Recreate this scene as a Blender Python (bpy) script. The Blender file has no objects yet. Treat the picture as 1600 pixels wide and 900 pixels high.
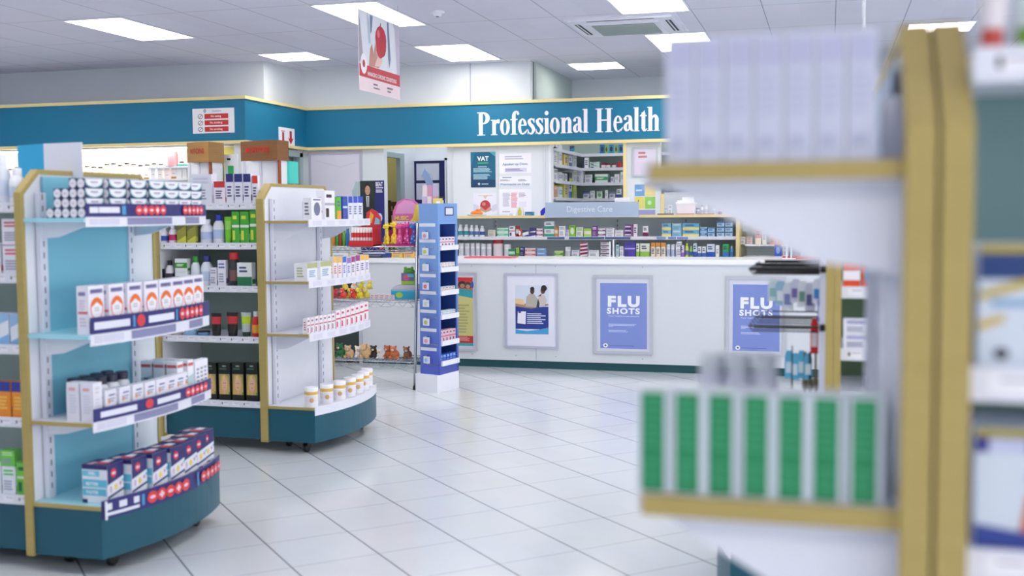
import bpy, math, random
import numpy as np
from mathutils import Matrix, Vector
random.seed(7)
S = bpy.context.scene
COL = S.collection
# ------------------------------------------------------------------ camera
F_PX = 1753.4
PIT, ROL, YAW = [math.radians(a) for a in (-3.8256, -0.4054, -15.7835)]
CAM_Z = 1.52
_w = np.array([math.sin(YAW) * math.cos(PIT), math.cos(YAW) * math.cos(PIT), math.sin(PIT)])
_r0 = np.array([math.cos(YAW), -math.sin(YAW), 0.0])
_u0 = np.cross(_r0, _w)
_r = _r0 * math.cos(ROL) + _u0 * math.sin(ROL)
_u = -_r0 * math.sin(ROL) + _u0 * math.cos(ROL)
cam_d = bpy.data.cameras.new('camera')
cam = bpy.data.objects.new('camera', cam_d)
COL.objects.link(cam)
S.camera = cam
M3 = Matrix(((_r[0], _u[0], -_w[0], 0), (_r[1], _u[1], -_w[1], 0), (_r[2], _u[2], -_w[2], CAM_Z), (0, 0, 0, 1)))
cam.matrix_world = M3
cam_d.sensor_width = 36.0
cam_d.lens = F_PX / 1600 * 36.0
cam_d.clip_start = 0.05
cam_d.clip_end = 100
cam_d.dof.use_dof = True
cam_d.dof.focus_distance = 10.2
cam_d.dof.aperture_fstop = 2.0
# ------------------------------------------------------------------ world, exposure
DAY = 2.7          # overcast daylight entering by the added right-hand shopfront
wd = bpy.data.worlds.new('world')
S.world = wd
wd.use_nodes = True
wd.node_tree.nodes['Background'].inputs[0].default_value = (1.0, 0.97, 0.91, 1)
wd.node_tree.nodes['Background'].inputs[1].default_value = DAY
S.view_settings.view_transform = 'Standard'
S.view_settings.look = 'None'
S.view_settings.gamma = 1
S.view_settings.use_curve_mapping = False
S.view_settings.exposure = 0.89
LAMP = 5.2
try:
    S.cycles.max_bounces = 10
    S.cycles.diffuse_bounces = 6
    S.cycles.sample_clamp_indirect = 4
    S.cycles.caustics_reflective = False
    S.cycles.caustics_refractive = False
except Exception:
    pass

# pixel of the photograph + a known plane of the room -> metres in the room
def _ray(px, py):
    return _w + (px - 800) / F_PX * _r - (py - 450) / F_PX * _u
def aty(px, py, y):
    d = _ray(px, py)
    t = y / d[1]
    return float(d[0] * t), float(CAM_Z + d[2] * t)
def atx(px, py, x):
    d = _ray(px, py)
    t = x / d[0]
    return float(d[1] * t), float(CAM_Z + d[2] * t)
def atz(px, py, z):
    d = _ray(px, py)
    t = (z - CAM_Z) / d[2]
    return float(d[0] * t), float(d[1] * t)

# ------------------------------------------------------------------ materials
def s2l(c):
    return tuple(((v / 255) / 12.92 if v / 255 <= .04045 else ((v / 255 + .055) / 1.055) ** 2.4) for v in c)
_mats = {}
def mat(name, c, rough=.5, metal=0, emit=0, trans=0, noise=.03, nscale=12, spec=.5, alpha=1):
    if name in _mats:
        return _mats[name]
    m = bpy.data.materials.new(name)
    m.use_nodes = True
    nt = m.node_tree
    b = nt.nodes['Principled BSDF']
    lc = s2l(c)
    b.inputs['Roughness'].default_value = rough
    b.inputs['Metallic'].default_value = metal
    b.inputs['Specular IOR Level'].default_value = spec
    if noise and not emit:
        tc = nt.nodes.new('ShaderNodeTexCoord')
        n = nt.nodes.new('ShaderNodeTexNoise')
        n.inputs['Scale'].default_value = nscale
        n.inputs['Detail'].default_value = 3
        r = nt.nodes.new('ShaderNodeMixRGB')
        r.inputs[1].default_value = tuple(max(0, v * (1 - noise)) for v in lc) + (1,)
        r.inputs[2].default_value = tuple(min(1, v * (1 + noise)) for v in lc) + (1,)
        nt.links.new(tc.outputs['Object'], n.inputs['Vector'])
        nt.links.new(n.outputs['Fac'], r.inputs[0])
        nt.links.new(r.outputs[0], b.inputs['Base Color'])
    else:
        b.inputs['Base Color'].default_value = lc + (1,)
    if emit:
        b.inputs['Emission Color'].default_value = lc + (1,)
        b.inputs['Emission Strength'].default_value = emit
    if trans:
        b.inputs['Transmission Weight'].default_value = trans
        b.inputs['IOR'].default_value = 1.45
    if alpha < 1:
        b.inputs['Alpha'].default_value = alpha
    _mats[name] = m
    return m
def C(c, rough=.45):
    if not isinstance(c, tuple):
        return c
    return mat('print_%02x%02x%02x' % c, c, rough, noise=.02)
def wood_mat(name, c1, c2, scale=2.0, rough=.5):
    m = bpy.data.materials.new(name)
    m.use_nodes = True
    nt = m.node_tree
    b = nt.nodes['Principled BSDF']
    tc = nt.nodes.new('ShaderNodeTexCoord')
    mp = nt.nodes.new('ShaderNodeMapping')
    mp.inputs['Scale'].default_value = (1, 1, 14)
    n = nt.nodes.new('ShaderNodeTexNoise')
    n.inputs['Scale'].default_value = scale * 3
    n.inputs['Detail'].default_value = 5
    r = nt.nodes.new('ShaderNodeMixRGB')
    r.inputs[1].default_value = s2l(c1) + (1,)
    r.inputs[2].default_value = s2l(c2) + (1,)
    nt.links.new(tc.outputs['Object'], mp.inputs[0])
    nt.links.new(mp.outputs[0], n.inputs['Vector'])
    nt.links.new(n.outputs['Fac'], r.inputs[0])
    nt.links.new(r.outputs[0], b.inputs['Base Color'])
    b.inputs['Roughness'].default_value = rough
    return m
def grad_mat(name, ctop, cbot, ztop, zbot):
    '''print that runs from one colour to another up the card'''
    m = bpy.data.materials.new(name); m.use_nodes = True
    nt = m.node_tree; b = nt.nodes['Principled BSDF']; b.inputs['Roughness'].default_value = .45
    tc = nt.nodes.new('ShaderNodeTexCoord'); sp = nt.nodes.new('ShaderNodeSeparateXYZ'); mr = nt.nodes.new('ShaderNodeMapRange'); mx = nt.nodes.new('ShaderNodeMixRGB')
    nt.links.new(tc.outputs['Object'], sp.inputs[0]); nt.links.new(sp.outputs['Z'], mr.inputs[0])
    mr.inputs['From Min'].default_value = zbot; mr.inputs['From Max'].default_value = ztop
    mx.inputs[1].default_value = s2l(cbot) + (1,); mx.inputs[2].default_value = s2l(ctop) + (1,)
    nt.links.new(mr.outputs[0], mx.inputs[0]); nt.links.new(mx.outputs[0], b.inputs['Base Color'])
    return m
WHITE = mat('white_paint', (226, 229, 238), .55)
WALL = mat('wall_paint', (214, 220, 228), .7, noise=.015, nscale=2)
GREYW = mat('light_grey_panel', (205, 207, 222), .5)
LAM = mat('white_laminate', (208, 213, 221), .35, noise=.015, nscale=3)
TOPW = mat('counter_laminate', (240, 243, 248), .25, noise=.01)
TEAL = mat('teal_fascia_paint', (8, 112, 150), .6, noise=.05, nscale=1.2)
TEALB = mat('dark_teal_base', (13, 82, 102), .4, noise=.04, nscale=3)
KICK = mat('dark_green_kickboard', (14, 72, 80), .45, noise=.05)
EDGE = wood_mat('pale_wood_edging', (166, 147, 84), (178, 159, 96))
TRIM = wood_mat('light_wood_trim', (226, 208, 146), (236, 220, 165))
LBLUE = mat('light_blue_backing', (126, 194, 216), .45, noise=.03, nscale=3)
LBLUE2 = mat('light_blue_shelf', (160, 218, 232), .4, noise=.02)
GRNBACK = mat('grey_green_backing', (168, 186, 178), .6, noise=.04)
GRNB2 = mat('pale_grey_green_backing', (214, 226, 230), .6, noise=.03)
STEELW = mat('white_steel', (224, 226, 238), .4, noise=.01)
BLACK = mat('black_plastic', (16, 17, 19), .4)
DARK = mat('dark_slot', (40, 42, 50), .6)
CHROME = mat('chrome_wire', (190, 194, 202), .25, metal=1, noise=0)
ALU = mat('brushed_aluminium', (196, 200, 210), .35, metal=.35, noise=.03)
NAVY = mat('navy_print', (44, 42, 112), .4)
REDP = mat('red_print', (214, 62, 70), .4)
GREYP = mat('grey_print', (150, 152, 176), .5)
TXTG = mat('grey_text', (120, 124, 150), .5)
GLASS = mat('clear_acrylic', (235, 245, 245), .05, trans=1, noise=0)
WOODH = wood_mat('brown_wood_header', (150, 108, 56), (172, 130, 76), 1.5)
WOODH2 = wood_mat('dark_wood_header', (112, 70, 34), (136, 88, 46), 1.5)

# ------------------------------------------------------------------ mesh builder
class MB:
    def __init__(s, xf=None):
        s.v, s.f, s.m, s.mats, s.xf, s.sm = [], [], [], [], xf, []
    def mi(s, m):
        m = C(m)
        if m not in s.mats:
            s.mats.append(m)
        return s.mats.index(m)
    def add(s, vs, fs, m, smooth=False):
        o = len(s.v)
        if s.xf is not None:
            vs = [tuple(s.xf @ Vector(p)) for p in vs]
        s.v += [tuple(p) for p in vs]
        k = s.mi(m)
        for f in fs:
            s.f.append([i + o for i in f])
            s.m.append(k)
            s.sm.append(smooth)
        return s
    def face(s, pts, m):
        return s.add(pts, [list(range(len(pts)))], m)
    def box(s, x0, y0, z0, x1, y1, z1, m):
        x0, x1 = min(x0, x1), max(x0, x1)
        y0, y1 = min(y0, y1), max(y0, y1)
        z0, z1 = min(z0, z1), max(z0, z1)
        v = [(x0, y0, z0), (x1, y0, z0), (x1, y1, z0), (x0, y1, z0), (x0, y0, z1), (x1, y0, z1), (x1, y1, z1), (x0, y1, z1)]
        return s.add(v, [(0, 3, 2, 1), (4, 5, 6, 7), (0, 1, 5, 4), (1, 2, 6, 5), (2, 3, 7, 6), (3, 0, 4, 7)], m)
    def prism(s, poly, ax, a0, a1, m, mside=None):
        def P(p, a):
            if ax == 'x': return (a, p[0], p[1])
            if ax == 'y': return (p[0], a, p[1])
            return (p[0], p[1], a)
        n = len(poly)
        ar = sum(poly[i][0] * poly[(i + 1) % n][1] - poly[(i + 1) % n][0] * poly[i][1] for i in range(n))
        flip = (ar < 0) ^ (ax == 'y') ^ (a1 < a0)
        v = [P(p, a0) for p in poly] + [P(p, a1) for p in poly]
        f0, f1 = list(range(n))[::-1], list(range(n, 2 * n))
        sd = [[i, (i + 1) % n, n + (i + 1) % n, n + i] for i in range(n)]
        if flip:
            f0, f1 = f0[::-1], f1[::-1]
            sd = [q[::-1] for q in sd]
        s.add(v, [f0, f1], m)
        o = len(s.v) - len(v)
        k = s.mi(mside or m)
        for q in sd:
            s.f.append([i + o for i in q]); s.m.append(k); s.sm.append(False)
        return s
    def lathe(s, prof, m, cx=0, cy=0, seg=14, sx=1, sy=1):
        v, f = [], []
        for r, z in prof:
            for i in range(seg):
                a = 2 * math.pi * i / seg
                v.append((cx + r * math.cos(a) * sx, cy + r * math.sin(a) * sy, z))
        for j in range(len(prof) - 1):
            for i in range(seg):
                k = (i + 1) % seg
                f.append((j * seg + i, j * seg + k, (j + 1) * seg + k, (j + 1) * seg + i))
        s.add(v, f, m, True)
        n = len(prof)
        s.add(v[:seg], [list(range(seg))[::-1]], m)
        s.add(v[-seg:], [list(range(seg))], m)
        return s
    def tube(s, pts, r, m, seg=6, closed=False):
        pts = [Vector(p) for p in pts]
        v, f = [], []
        n = len(pts)
        for i, p in enumerate(pts):
            a = pts[max(0, i - 1)]; b = pts[min(n - 1, i + 1)]
            t = (b - a).normalized()
            up = Vector((0, 0, 1)) if abs(t.z) < .9 else Vector((1, 0, 0))
            u = t.cross(up).normalized(); w = t.cross(u).normalized()
            for k in range(seg):
                an = 2 * math.pi * k / seg
                v.append(p + u * (r * math.cos(an)) + w * (r * math.sin(an)))
        for i in range(n - 1):
            for k in range(seg):
                q = (k + 1) % seg
                f.append((i * seg + k, i * seg + q, (i + 1) * seg + q, (i + 1) * seg + k))
        f.append(tuple(range(seg))[::-1]); f.append(tuple(range((n - 1) * seg, n * seg)))
        return s.add(v, f, m, True)
    def ell(s, c, r, m, nu=10, nv=6, zmax=1.0):
        v, f = [], []
        for j in range(nv + 1):
            t = -math.pi / 2 + (math.pi / 2 + math.asin(zmax)) * j / nv
            for i in range(nu):
                a = 2 * math.pi * i / nu
                v.append((c[0] + r[0] * math.cos(t) * math.cos(a), c[1] + r[1] * math.cos(t) * math.sin(a), c[2] + r[2] * math.sin(t)))
        for j in range(nv):
            for i in range(nu):
                k = (i + 1) % nu
                f.append((j * nu + i, j * nu + k, (j + 1) * nu + k, (j + 1) * nu + i))
        s.add(v, f, m, True)
        s.add(v[-nu:], [list(range(nu))], m)
        return s
    def mesh(s, name='mesh'):
        me = bpy.data.meshes.new(name)
        me.from_pydata(s.v, [], s.f)
        for m in s.mats:
            me.materials.append(m)
        me.polygons.foreach_set('material_index', s.m)
        me.polygons.foreach_set('use_smooth', s.sm)
        me.update()
        return me
    def build(s, name, parent=None, loc=None, rz=0):
        o = bpy.data.objects.new(name, s.mesh(name))
        COL.objects.link(o)
        if parent is not None:
            o.parent = parent
        if loc:
            o.location = loc
        if rz:
            o.rotation_euler.z = rz
        return o
def tag(o, label, cat, group=None, kind=None):
    if label: o['label'] = label
    if cat: o['category'] = cat
    if group: o['group'] = group
    if kind: o['kind'] = kind
    return o
def thing(name, label, cat, loc=(0, 0, 0), rz=0, group=None):
    o = bpy.data.objects.new(name, None)
    COL.objects.link(o)
    o.empty_display_size = .1
    o.location = loc
    o.rotation_euler.z = rz
    return tag(o, label, cat, group)
def struct(o):
    o['kind'] = 'structure'
    return o
def part(mb, name, parent, label=None):
    """mb is written in world metres; parent is an empty at a place of its own"""
    o = mb.build(name, parent)
    if parent is not None:
        pm = Matrix.Identity(4)
        if parent.type == 'EMPTY':
            pm = Matrix.Translation(parent.location) @ Matrix.Rotation(parent.rotation_euler.z, 4, 'Z')
        o.matrix_parent_inverse = pm.inverted()
    if label: o['label'] = label
    return o
ORD = ['first', 'second', 'third', 'fourth', 'fifth', 'sixth', 'seventh', 'eighth', 'ninth', 'tenth', 'eleventh', 'twelfth', 'thirteenth', 'fourteenth', 'fifteenth', 'sixteenth', 'seventeenth', 'eighteenth', 'nineteenth', 'twentieth', 'twenty-first', 'twenty-second', 'twenty-third', 'twenty-fourth', 'twenty-fifth', 'twenty-sixth', 'twenty-seventh', 'twenty-eighth', 'twenty-ninth', 'thirtieth', 'thirty-first', 'thirty-second', 'thirty-third', 'thirty-fourth', 'thirty-fifth', 'thirty-sixth']

# text as a mesh lying in the x-z plane, facing -y
def text_mb(txt, h, m, bold=0.0, w=None, align='CENTER', depth=.002, shear=0, space=1.0):
    cu = bpy.data.curves.new('lettering', 'FONT')
    cu.body = txt
    cu.size = 1
    cu.offset = bold
    cu.shear = shear
    cu.space_character = space
    cu.resolution_u = 3
    tmp = bpy.data.objects.new('lettering', cu)
    COL.objects.link(tmp)
    dg = bpy.context.evaluated_depsgraph_get()
    me = bpy.data.meshes.new_from_object(tmp.evaluated_get(dg))
    vs = [(v.co.x, v.co.y) for v in me.vertices]
    fs = [list(p.vertices) for p in me.polygons]
    bpy.data.objects.remove(tmp)
    bpy.data.curves.remove(cu)
    bpy.data.meshes.remove(me)
    if not vs:
        return MB()
    x0 = min(v[0] for v in vs); x1 = max(v[0] for v in vs)
    sc = h / .73
    sx = sc if w is None else w / (x1 - x0)
    ox = {'LEFT': x0, 'CENTER': (x0 + x1) / 2, 'RIGHT': x1}[align]
    mb = MB()
    mb.add([((a - ox) * sx, -depth, b * sc) for a, b in vs], fs, m)
    return mb
def put_text(parent, txt, x, y, z, h, m, name='lettering', **k):
    mb = text_mb(txt, h, m, **k)
    mb.v = [(a + x, b + y, c + z) for a, b, c in mb.v]
    return part(mb, name, parent)

# decals on a vertical face: origin (x0,z0) size (w,h) on plane y
def dec(mb, y, x0, z0, w, h, items, side='f'):
    e = .0006
    for k, it in enumerate(items):
        e2 = e * (k * .25 + 1)
        def P(u, v):
            if side == 'f': return (x0 + u * w, y - e2, z0 + v * h)
            if side == 'r': return (y + e2, x0 + u * w, z0 + v * h)
            if side == 'l': return (y - e2, x0 + w - u * w, z0 + v * h)
            if side == 't': return (x0 + u * w, z0 + v * h, y + e2)
        if it[0] == 'r':
            _, u0, v0, u1, v1, m = it
            mb.face([P(u0, v0), P(u1, v0), P(u1, v1), P(u0, v1)], m)
        elif it[0] == 'o':
            _, cu, cv, ru, rv, m = it
            mb.face([P(cu + ru * math.cos(2 * math.pi * i / 14), cv + rv * math.sin(2 * math.pi * i / 14)) for i in range(14)], m)
        elif it[0] == 'p':
            mb.face([P(*q) for q in it[1]], it[2])
        elif it[0] == 't':
            _, u0, v0, u1, v1, n, m = it
            rr = random.Random(int(u0 * 100 + v0 * 1000 + n))
            for i in range(n):
                a = v1 - (v1 - v0) * (i + .15) / n
                b = v1 - (v1 - v0) * (i + .7) / n
                uu = u0 + (u1 - u0) * rr.uniform(.7, 1)
                mb.face([P(u0, b), P(uu, b), P(uu, a), P(u0, a)], m)

# ------------------------------------------------------------------ product kinds
def carton(w, d, h, base, front=(), side=None, top=None):
    mb = MB()
    mb.box(-w / 2, -d / 2, 0, w / 2, d / 2, h, base)
    dec(mb, -d / 2, -w / 2, 0, w, h, front)
    if side:
        dec(mb, w / 2, -d / 2, 0, d, h, side, 'r')
        dec(mb, -w / 2, -d / 2, 0, d, h, side, 'l')
    if top:
        dec(mb, h, -w / 2, -d / 2, w, d, top, 't')
    return [('carton', mb)]
def bottle(r, h, body, cap, label=None, capr=.55, caph=.2, neck=.75, sy=1.0, lab=(.2, .6)):
    mb = MB()
    hb = h * (1 - caph)
    mb.lathe([(r * .9, 0), (r, h * .02), (r, hb * neck), (r * .82, hb * (neck + (1 - neck) * .55)), (r * capr * .9, hb)], body, sy=sy)
    if label is not None:
        mb.lathe([(r * 1.012, hb * lab[0]), (r * 1.015, hb * lab[1])], label, sy=sy)
    cp = MB()
    cp.lathe([(r * capr, hb - h * .002), (r * capr, h * .985), (r * capr * .9, h)], cap, sy=sy)
    return [('bottle', mb), ('cap', cp)]
def tubk(r, h, body, cap, label=None, caph=.25, lab=(.1, .8)):
    mb = MB()
    hb = h * (1 - caph)
    mb.lathe([(r * .96, 0), (r, h * .02), (r, hb)], body)
    if label is not None:
        mb.lathe([(r * 1.012, hb * lab[0]), (r * 1.014, hb * lab[1])], label)
    cp = MB()
    cp.lathe([(r * 1.04, hb), (r * 1.04, h * .97), (r * .95, h)], cap)
    return [('tub', mb), ('lid', cp)]
def squeeze(w, h, body, cap, label=None):
    """tube standing on its cap, crimped flat at the top"""
    mb = MB()
    c = h * .2
    n = 10
    v, f = [], []
    for j in range(6):
        t = j / 5
        for i in range(n):
            a = 2 * math.pi * i / n
            v.append((w / 2 * (.8 + .2 * t) * math.cos(a), w / 2 * (.62 * (1 - t) + .04) * math.sin(a), c + (h - c) * t))
    for j in range(5):
        for i in range(n):
            k = (i + 1) % n
            f.append((j * n + i, j * n + k, (j + 1) * n + k, (j + 1) * n + i))
    mb.add(v, f[:n * 2], body, True)
    mb.add(v, f[n * 2:n * 4], label if label is not None else body, True)
    mb.add(v, f[n * 4:], body, True)
    cp = MB()
    cp.lathe([(w * .34, 0), (w * .36, c * .9), (w * .36, c)], cap)
    return [('tube', mb), ('cap', cp)]
_protos = {}
def put(kind, key, name, loc, rz, label, cat, group=None):
    """kind = [(part, MB), ...]; the first is the body, the others are its parts"""
    if key is None or key not in _protos:
        ms = [(n, mb.mesh(n)) for n, mb in kind]
        if key is not None:
            _protos[key] = ms
    else:
        ms = _protos[key]
    root = bpy.data.objects.new(name, ms[0][1])
    COL.objects.link(root)
    root.location = loc
    root.rotation_euler.z = rz
    tag(root, label, cat, group)
    for n, me in ms[1:]:
        c = bpy.data.objects.new(n, me)
        COL.objects.link(c)
        c.parent = root
    return root
W_, GY = (238, 240, 246), (150, 154, 176)
def pat(name, acc, acc2=(60, 60, 110)):
    return {
        'plain': [('t', .15, .3, .85, .7, 3, (170, 175, 195))],
        'band': [('r', 0, .3, 1, .7, acc), ('t', .15, .42, .8, .6, 2, W_)],
        'top': [('r', 0, .72, 1, 1, acc), ('t', .15, .2, .8, .6, 4, acc2)],
        'low': [('r', 0, 0, 1, .4, acc), ('t', .15, .55, .8, .85, 2, acc2)],
        'left': [('r', 0, 0, .3, 1, acc), ('t', .4, .25, .9, .75, 3, acc2)],
        'diag': [('p', [(0, 0), (1, 0), (1, .35), (0, .1)], acc), ('p', [(0, .55), (1, .8), (1, 1), (0, 1)], acc2)],
        'dot': [('o', .5, .5, .3, .3 , acc), ('t', .15, .85, .85, .95, 1, acc2)],
        'txt': [('t', .12, .65, .88, .9, 2, acc), ('t', .12, .12, .8, .5, 4, GY)],
        'two': [('r', 0, .5, 1, .58, acc), ('r', .1, .1, .4, .4, acc2), ('t', .15, .7, .85, .9, 1, acc2)],
        'solid': [('t', .1, .55, .9, .85, 2, acc2), ('t', .1, .15, .7, .4, 2, acc2)],
    }[name]
STYLE_NAME = {'b': 'carton', 'B': 'bottle', 'T': 'tub', 'S': 'squeeze_tube', 'C': 'aerosol_can'}
def shelf_row(specs, y, z, where, group, dep=.07, cat=None, stack=True):
    """specs: (px0, px1, pytop, style, base, accent, pattern, words[, n stacked])"""
    n = len(specs)
    for i, sp in enumerate(specs):
        px0, px1, pyt, st, base, acc, pt, words = sp[:8]
        ns = sp[8] if len(sp) > 8 else 1
        xa, zt = aty(px0, pyt, y)
        xb, _ = aty(px1, pyt, y)
        w = (xb - xa) * .95
        h = max(.015, zt - z)
        xc = (xa + xb) / 2
        acc2 = (70, 74, 120)
        if len(sp) > 9: acc2 = sp[9]
        for k in range(ns):
            hh = h / ns
            d = min(max(w * .5, .03), dep)
            if st == 'b':
                kd = carton(w, d, hh * .985, base, pat(pt, acc, acc2), side=[('r', .1, .1, .9, .3, acc)])
            elif st == 'B':
                kd = bottle(w / 2, hh, base, acc, label=acc2 if pt == 'lab' else None)
            elif st == 'T':
                kd = tubk(w / 2, hh, base, acc, label=acc2 if pt == 'lab' else None)
            elif st == 'C':
                kd = bottle(w / 2, hh, base, acc, label=acc2 if pt == 'lab' else None, capr=.9, caph=.2, neck=.95)
            else:
                kd = squeeze(w, hh, base, acc, label=acc2 if pt == 'lab' else None)
            rr = w / 2 if st != 'b' else d / 2
            pos = f'{ORD[i]} from left' if i < (n + 1) // 2 else f'{ORD[n - 1 - i]} from right'
            if ns > 1:
                pos += ', ' + ({2: ['lower of two', 'upper of two'], 3: ['bottom of three', 'middle of three', 'top of three'], 4: ['bottom of four', 'second of four', 'third of four', 'top of four']}[ns][k])
            nm = STYLE_NAME[st]
            put(kd, None, nm, (xc, y + rr + .004, z + hh * k + .0005), 0, f'{words}, {pos}, {where}', cat or nm.replace('_', ' ').replace('squeeze ', '').replace('aerosol ', ''), group)
# ------------------------------------------------------------------ room shell
CEIL = 3.24
FY = math.radians(-44.073)
def grid_mat(name, base, line, du, pu, ou, wu, dv, pv, ov, wv, rough, line2=None, noise=.02, bump=0):
    m = bpy.data.materials.new(name)
    m.use_nodes = True
    nt = m.node_tree
    N, L = nt.nodes, nt.links
    b = N['Principled BSDF']
    b.inputs['Roughness'].default_value = rough
    tc = N.new('ShaderNodeTexCoord')
    def band(d, p, o, wdt):
        dp = N.new('ShaderNodeVectorMath'); dp.operation = 'DOT_PRODUCT'
        dp.inputs[1].default_value = d
        L.new(tc.outputs['Object'], dp.inputs[0])
        a = N.new('ShaderNodeMath'); a.operation = 'MULTIPLY_ADD'
        a.inputs[1].default_value = 1 / p; a.inputs[2].default_value = .5 - o
        L.new(dp.outputs['Value'], a.inputs[0])
        fr = N.new('ShaderNodeMath'); fr.operation = 'FRACT'; L.new(a.outputs[0], fr.inputs[0])
        sb = N.new('ShaderNodeMath'); sb.operation = 'SUBTRACT'; sb.inputs[1].default_value = .5
        L.new(fr.outputs[0], sb.inputs[0])
        ab = N.new('ShaderNodeMath'); ab.operation = 'ABSOLUTE'; L.new(sb.outputs[0], ab.inputs[0])
        mr = N.new('ShaderNodeMapRange')
        mr.inputs['From Min'].default_value = wdt / p * .7; mr.inputs['From Max'].default_value = wdt / p * 1.3
        mr.inputs['To Min'].default_value = 1; mr.inputs['To Max'].default_value = 0
        L.new(ab.outputs[0], mr.inputs[0])
        return mr.outputs[0], a.outputs[0]
    bu, cu = band(du, pu, ou, wu)
    bv, cv = band(dv, pv, ov, wv)
    fl1 = N.new('ShaderNodeMath'); fl1.operation = 'FLOOR'; L.new(cu, fl1.inputs[0])
    fl2 = N.new('ShaderNodeMath'); fl2.operation = 'FLOOR'; L.new(cv, fl2.inputs[0])
    cx = N.new('ShaderNodeCombineXYZ'); L.new(fl1.outputs[0], cx.inputs[0]); L.new(fl2.outputs[0], cx.inputs[1])
    wn = N.new('ShaderNodeTexWhiteNoise'); L.new(cx.outputs[0], wn.inputs['Vector'])
    mx0 = N.new('ShaderNodeMixRGB')
    lb = s2l(base)
    mx0.inputs[1].default_value = tuple(v * (1 - noise) for v in lb) + (1,)
    mx0.inputs[2].default_value = tuple(min(1, v * (1 + noise)) for v in lb) + (1,)
    L.new(wn.outputs['Value'], mx0.inputs[0])
    nz = N.new('ShaderNodeTexNoise'); nz.inputs['Scale'].default_value = 3; nz.inputs['Detail'].default_value = 4
    L.new(tc.outputs['Object'], nz.inputs['Vector'])
    mxn = N.new('ShaderNodeMixRGB'); mxn.blend_type = 'MULTIPLY'
    mxn.inputs[0].default_value = .06
    L.new(mx0.outputs[0], mxn.inputs[1]); L.new(nz.outputs['Color'], mxn.inputs[2])
    mx1 = N.new('ShaderNodeMixRGB'); mx1.inputs[2].default_value = s2l(line) + (1,)
    L.new(bu, mx1.inputs[0]); L.new(mxn.outputs[0], mx1.inputs[1])
    mx2 = N.new('ShaderNodeMixRGB'); mx2.inputs[2].default_value = s2l(line2 or line) + (1,)
    L.new(bv, mx2.inputs[0]); L.new(mx1.outputs[0], mx2.inputs[1])
    L.new(mx2.outputs[0], b.inputs['Base Color'])
    return m
sF, cF = math.sin(FY), math.cos(FY)
FLOOR = grid_mat('glazed_floor_tiles', (210, 216, 223), (150, 152, 168), (sF, cF, 0), .4, .60, .0022, (cF, -sF, 0), .4, .52, .0034, .16, line2=(96, 96, 112))
CEILM = grid_mat('ceiling_tiles', (216, 216, 232), (146, 148, 166), (1, 0, 0), .595, (-1.157 / .595) % 1, .004, (0, 1, 0), 1.2, (8.55 / 1.2) % 1, .004, .8)
X0, X1, Y0, YB = -11.5, 5.5, -4.0, 14.4
struct(MB().box(X0, Y0, -.1, X1, YB + .4, 0, FLOOR).build('floor'))
struct(MB().box(X0, Y0, CEIL, X1, YB + .4, CEIL + .1, CEILM).build('ceiling'))
struct(MB().box(X0 - .1, Y0, 0, X0, YB + .4, CEIL, WALL).build('wall_left'))
b = MB()            # right wall: unseen shopfront openings added on its near half for side light
b.box(X1, 7.6, 0, X1 + .1, YB + .4, CEIL, WALL); b.box(X1, Y0, 0, X1 + .1, 7.6, .45, WALL); b.box(X1, Y0, 2.75, X1 + .1, 7.6, CEIL, WALL)
struct(b.build('wall_right'))
struct(MB().box(X0, Y0 - .1, 0, X1, Y0, CEIL, WALL).build('wall_front'))
for k, yy in enumerate([Y0 + .02 + 1.93 * j for j in range(7)]):
    if k < 6:
        b = MB(); b.box(X1 + .02, yy, .45, X1 + .08, yy + .05, 2.75, ALU); b.box(X1 + .02, yy + .05, .45, X1 + .08, yy + 1.93, .5, ALU); b.box(X1 + .02, yy + .05, 2.7, X1 + .08, yy + 1.93, 2.75, ALU)
        struct(b.build('window_%d' % (k + 2)))  # frames of the added, unseen openings that brighten shelves facing right
for nm_, loc_, rot_, sx_, sy_ in (("daylight_portal", (X1 + .12, 1.8, 1.6), (0, math.radians(90), 0), 2.3, 11.6),):
    ld = bpy.data.lights.new(nm_, 'AREA'); ld.shape = 'RECTANGLE'; ld.size = sx_; ld.size_y = sy_
    try: ld.cycles.is_portal = True
    except Exception: ld.energy = 0
    lo = bpy.data.objects.new(nm_, ld); COL.objects.link(lo); lo.location = loc_; lo.rotation_euler = rot_
YF = 12.40          # face of the fascia over the counter
FT, FB = 2.78, 2.31
b = MB()
b.box(X0, YB, 0, X1, YB + .1, CEIL, WALL)
struct(b.build('wall_back'))
b = MB()            # bulkhead over the fascia and the wall with the notices under it
b.box(X0, 11.50, FB, -6.13, 11.6, CEIL, WALL)
b.box(-6.23, 11.6, FB, -6.13, 12.5, CEIL, WALL)
b.box(-6.13, 12.42, FT - .05, -3.28, 12.5, CEIL, WALL)
b.box(-3.38, 12.5, FT - .05, -3.28, YB, CEIL, WALL)
b.box(-3.28, 12.44, FT - .06, X1, 12.5, FT - .02, WALL)
b.box(-3.995, 12.414, FT, -3.985, 12.42, CEIL, GREYP)
struct(b.build('wall_bulkhead'))
b = MB()
b.box(-6.13, 12.44, 0, -5.08, 12.54, FB, WALL)
b.box(-4.29, 12.44, 0, -3.06, 12.54, FB, WALL)
b.box(-3.06, 12.44, 0, X1, 12.54, 1.30, WALL)
b.box(-2.185, 12.44, 1.30, -1.80, 12.54, FB, WALL)
b.box(0.3, 12.44, 1.30, X1, 12.54, FB, WALL)
b.box(-6.23, 10.98, 0, -6.13, 11.78, FB, WALL)
b.box(-6.23, 12.3, 0, -6.13, 12.54, FB, WALL)
struct(b.build('wall_counter_side'))
b = MB()            # vertical cover strips between the wall boards
for px in (707, 778, 851):
    x, _ = aty(px, 280, 12.44)
    b.box(x - .012, 12.428, 1.5, x + .012, 12.44, FB, LAM)
struct(b.build('trim_1'))
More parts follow.
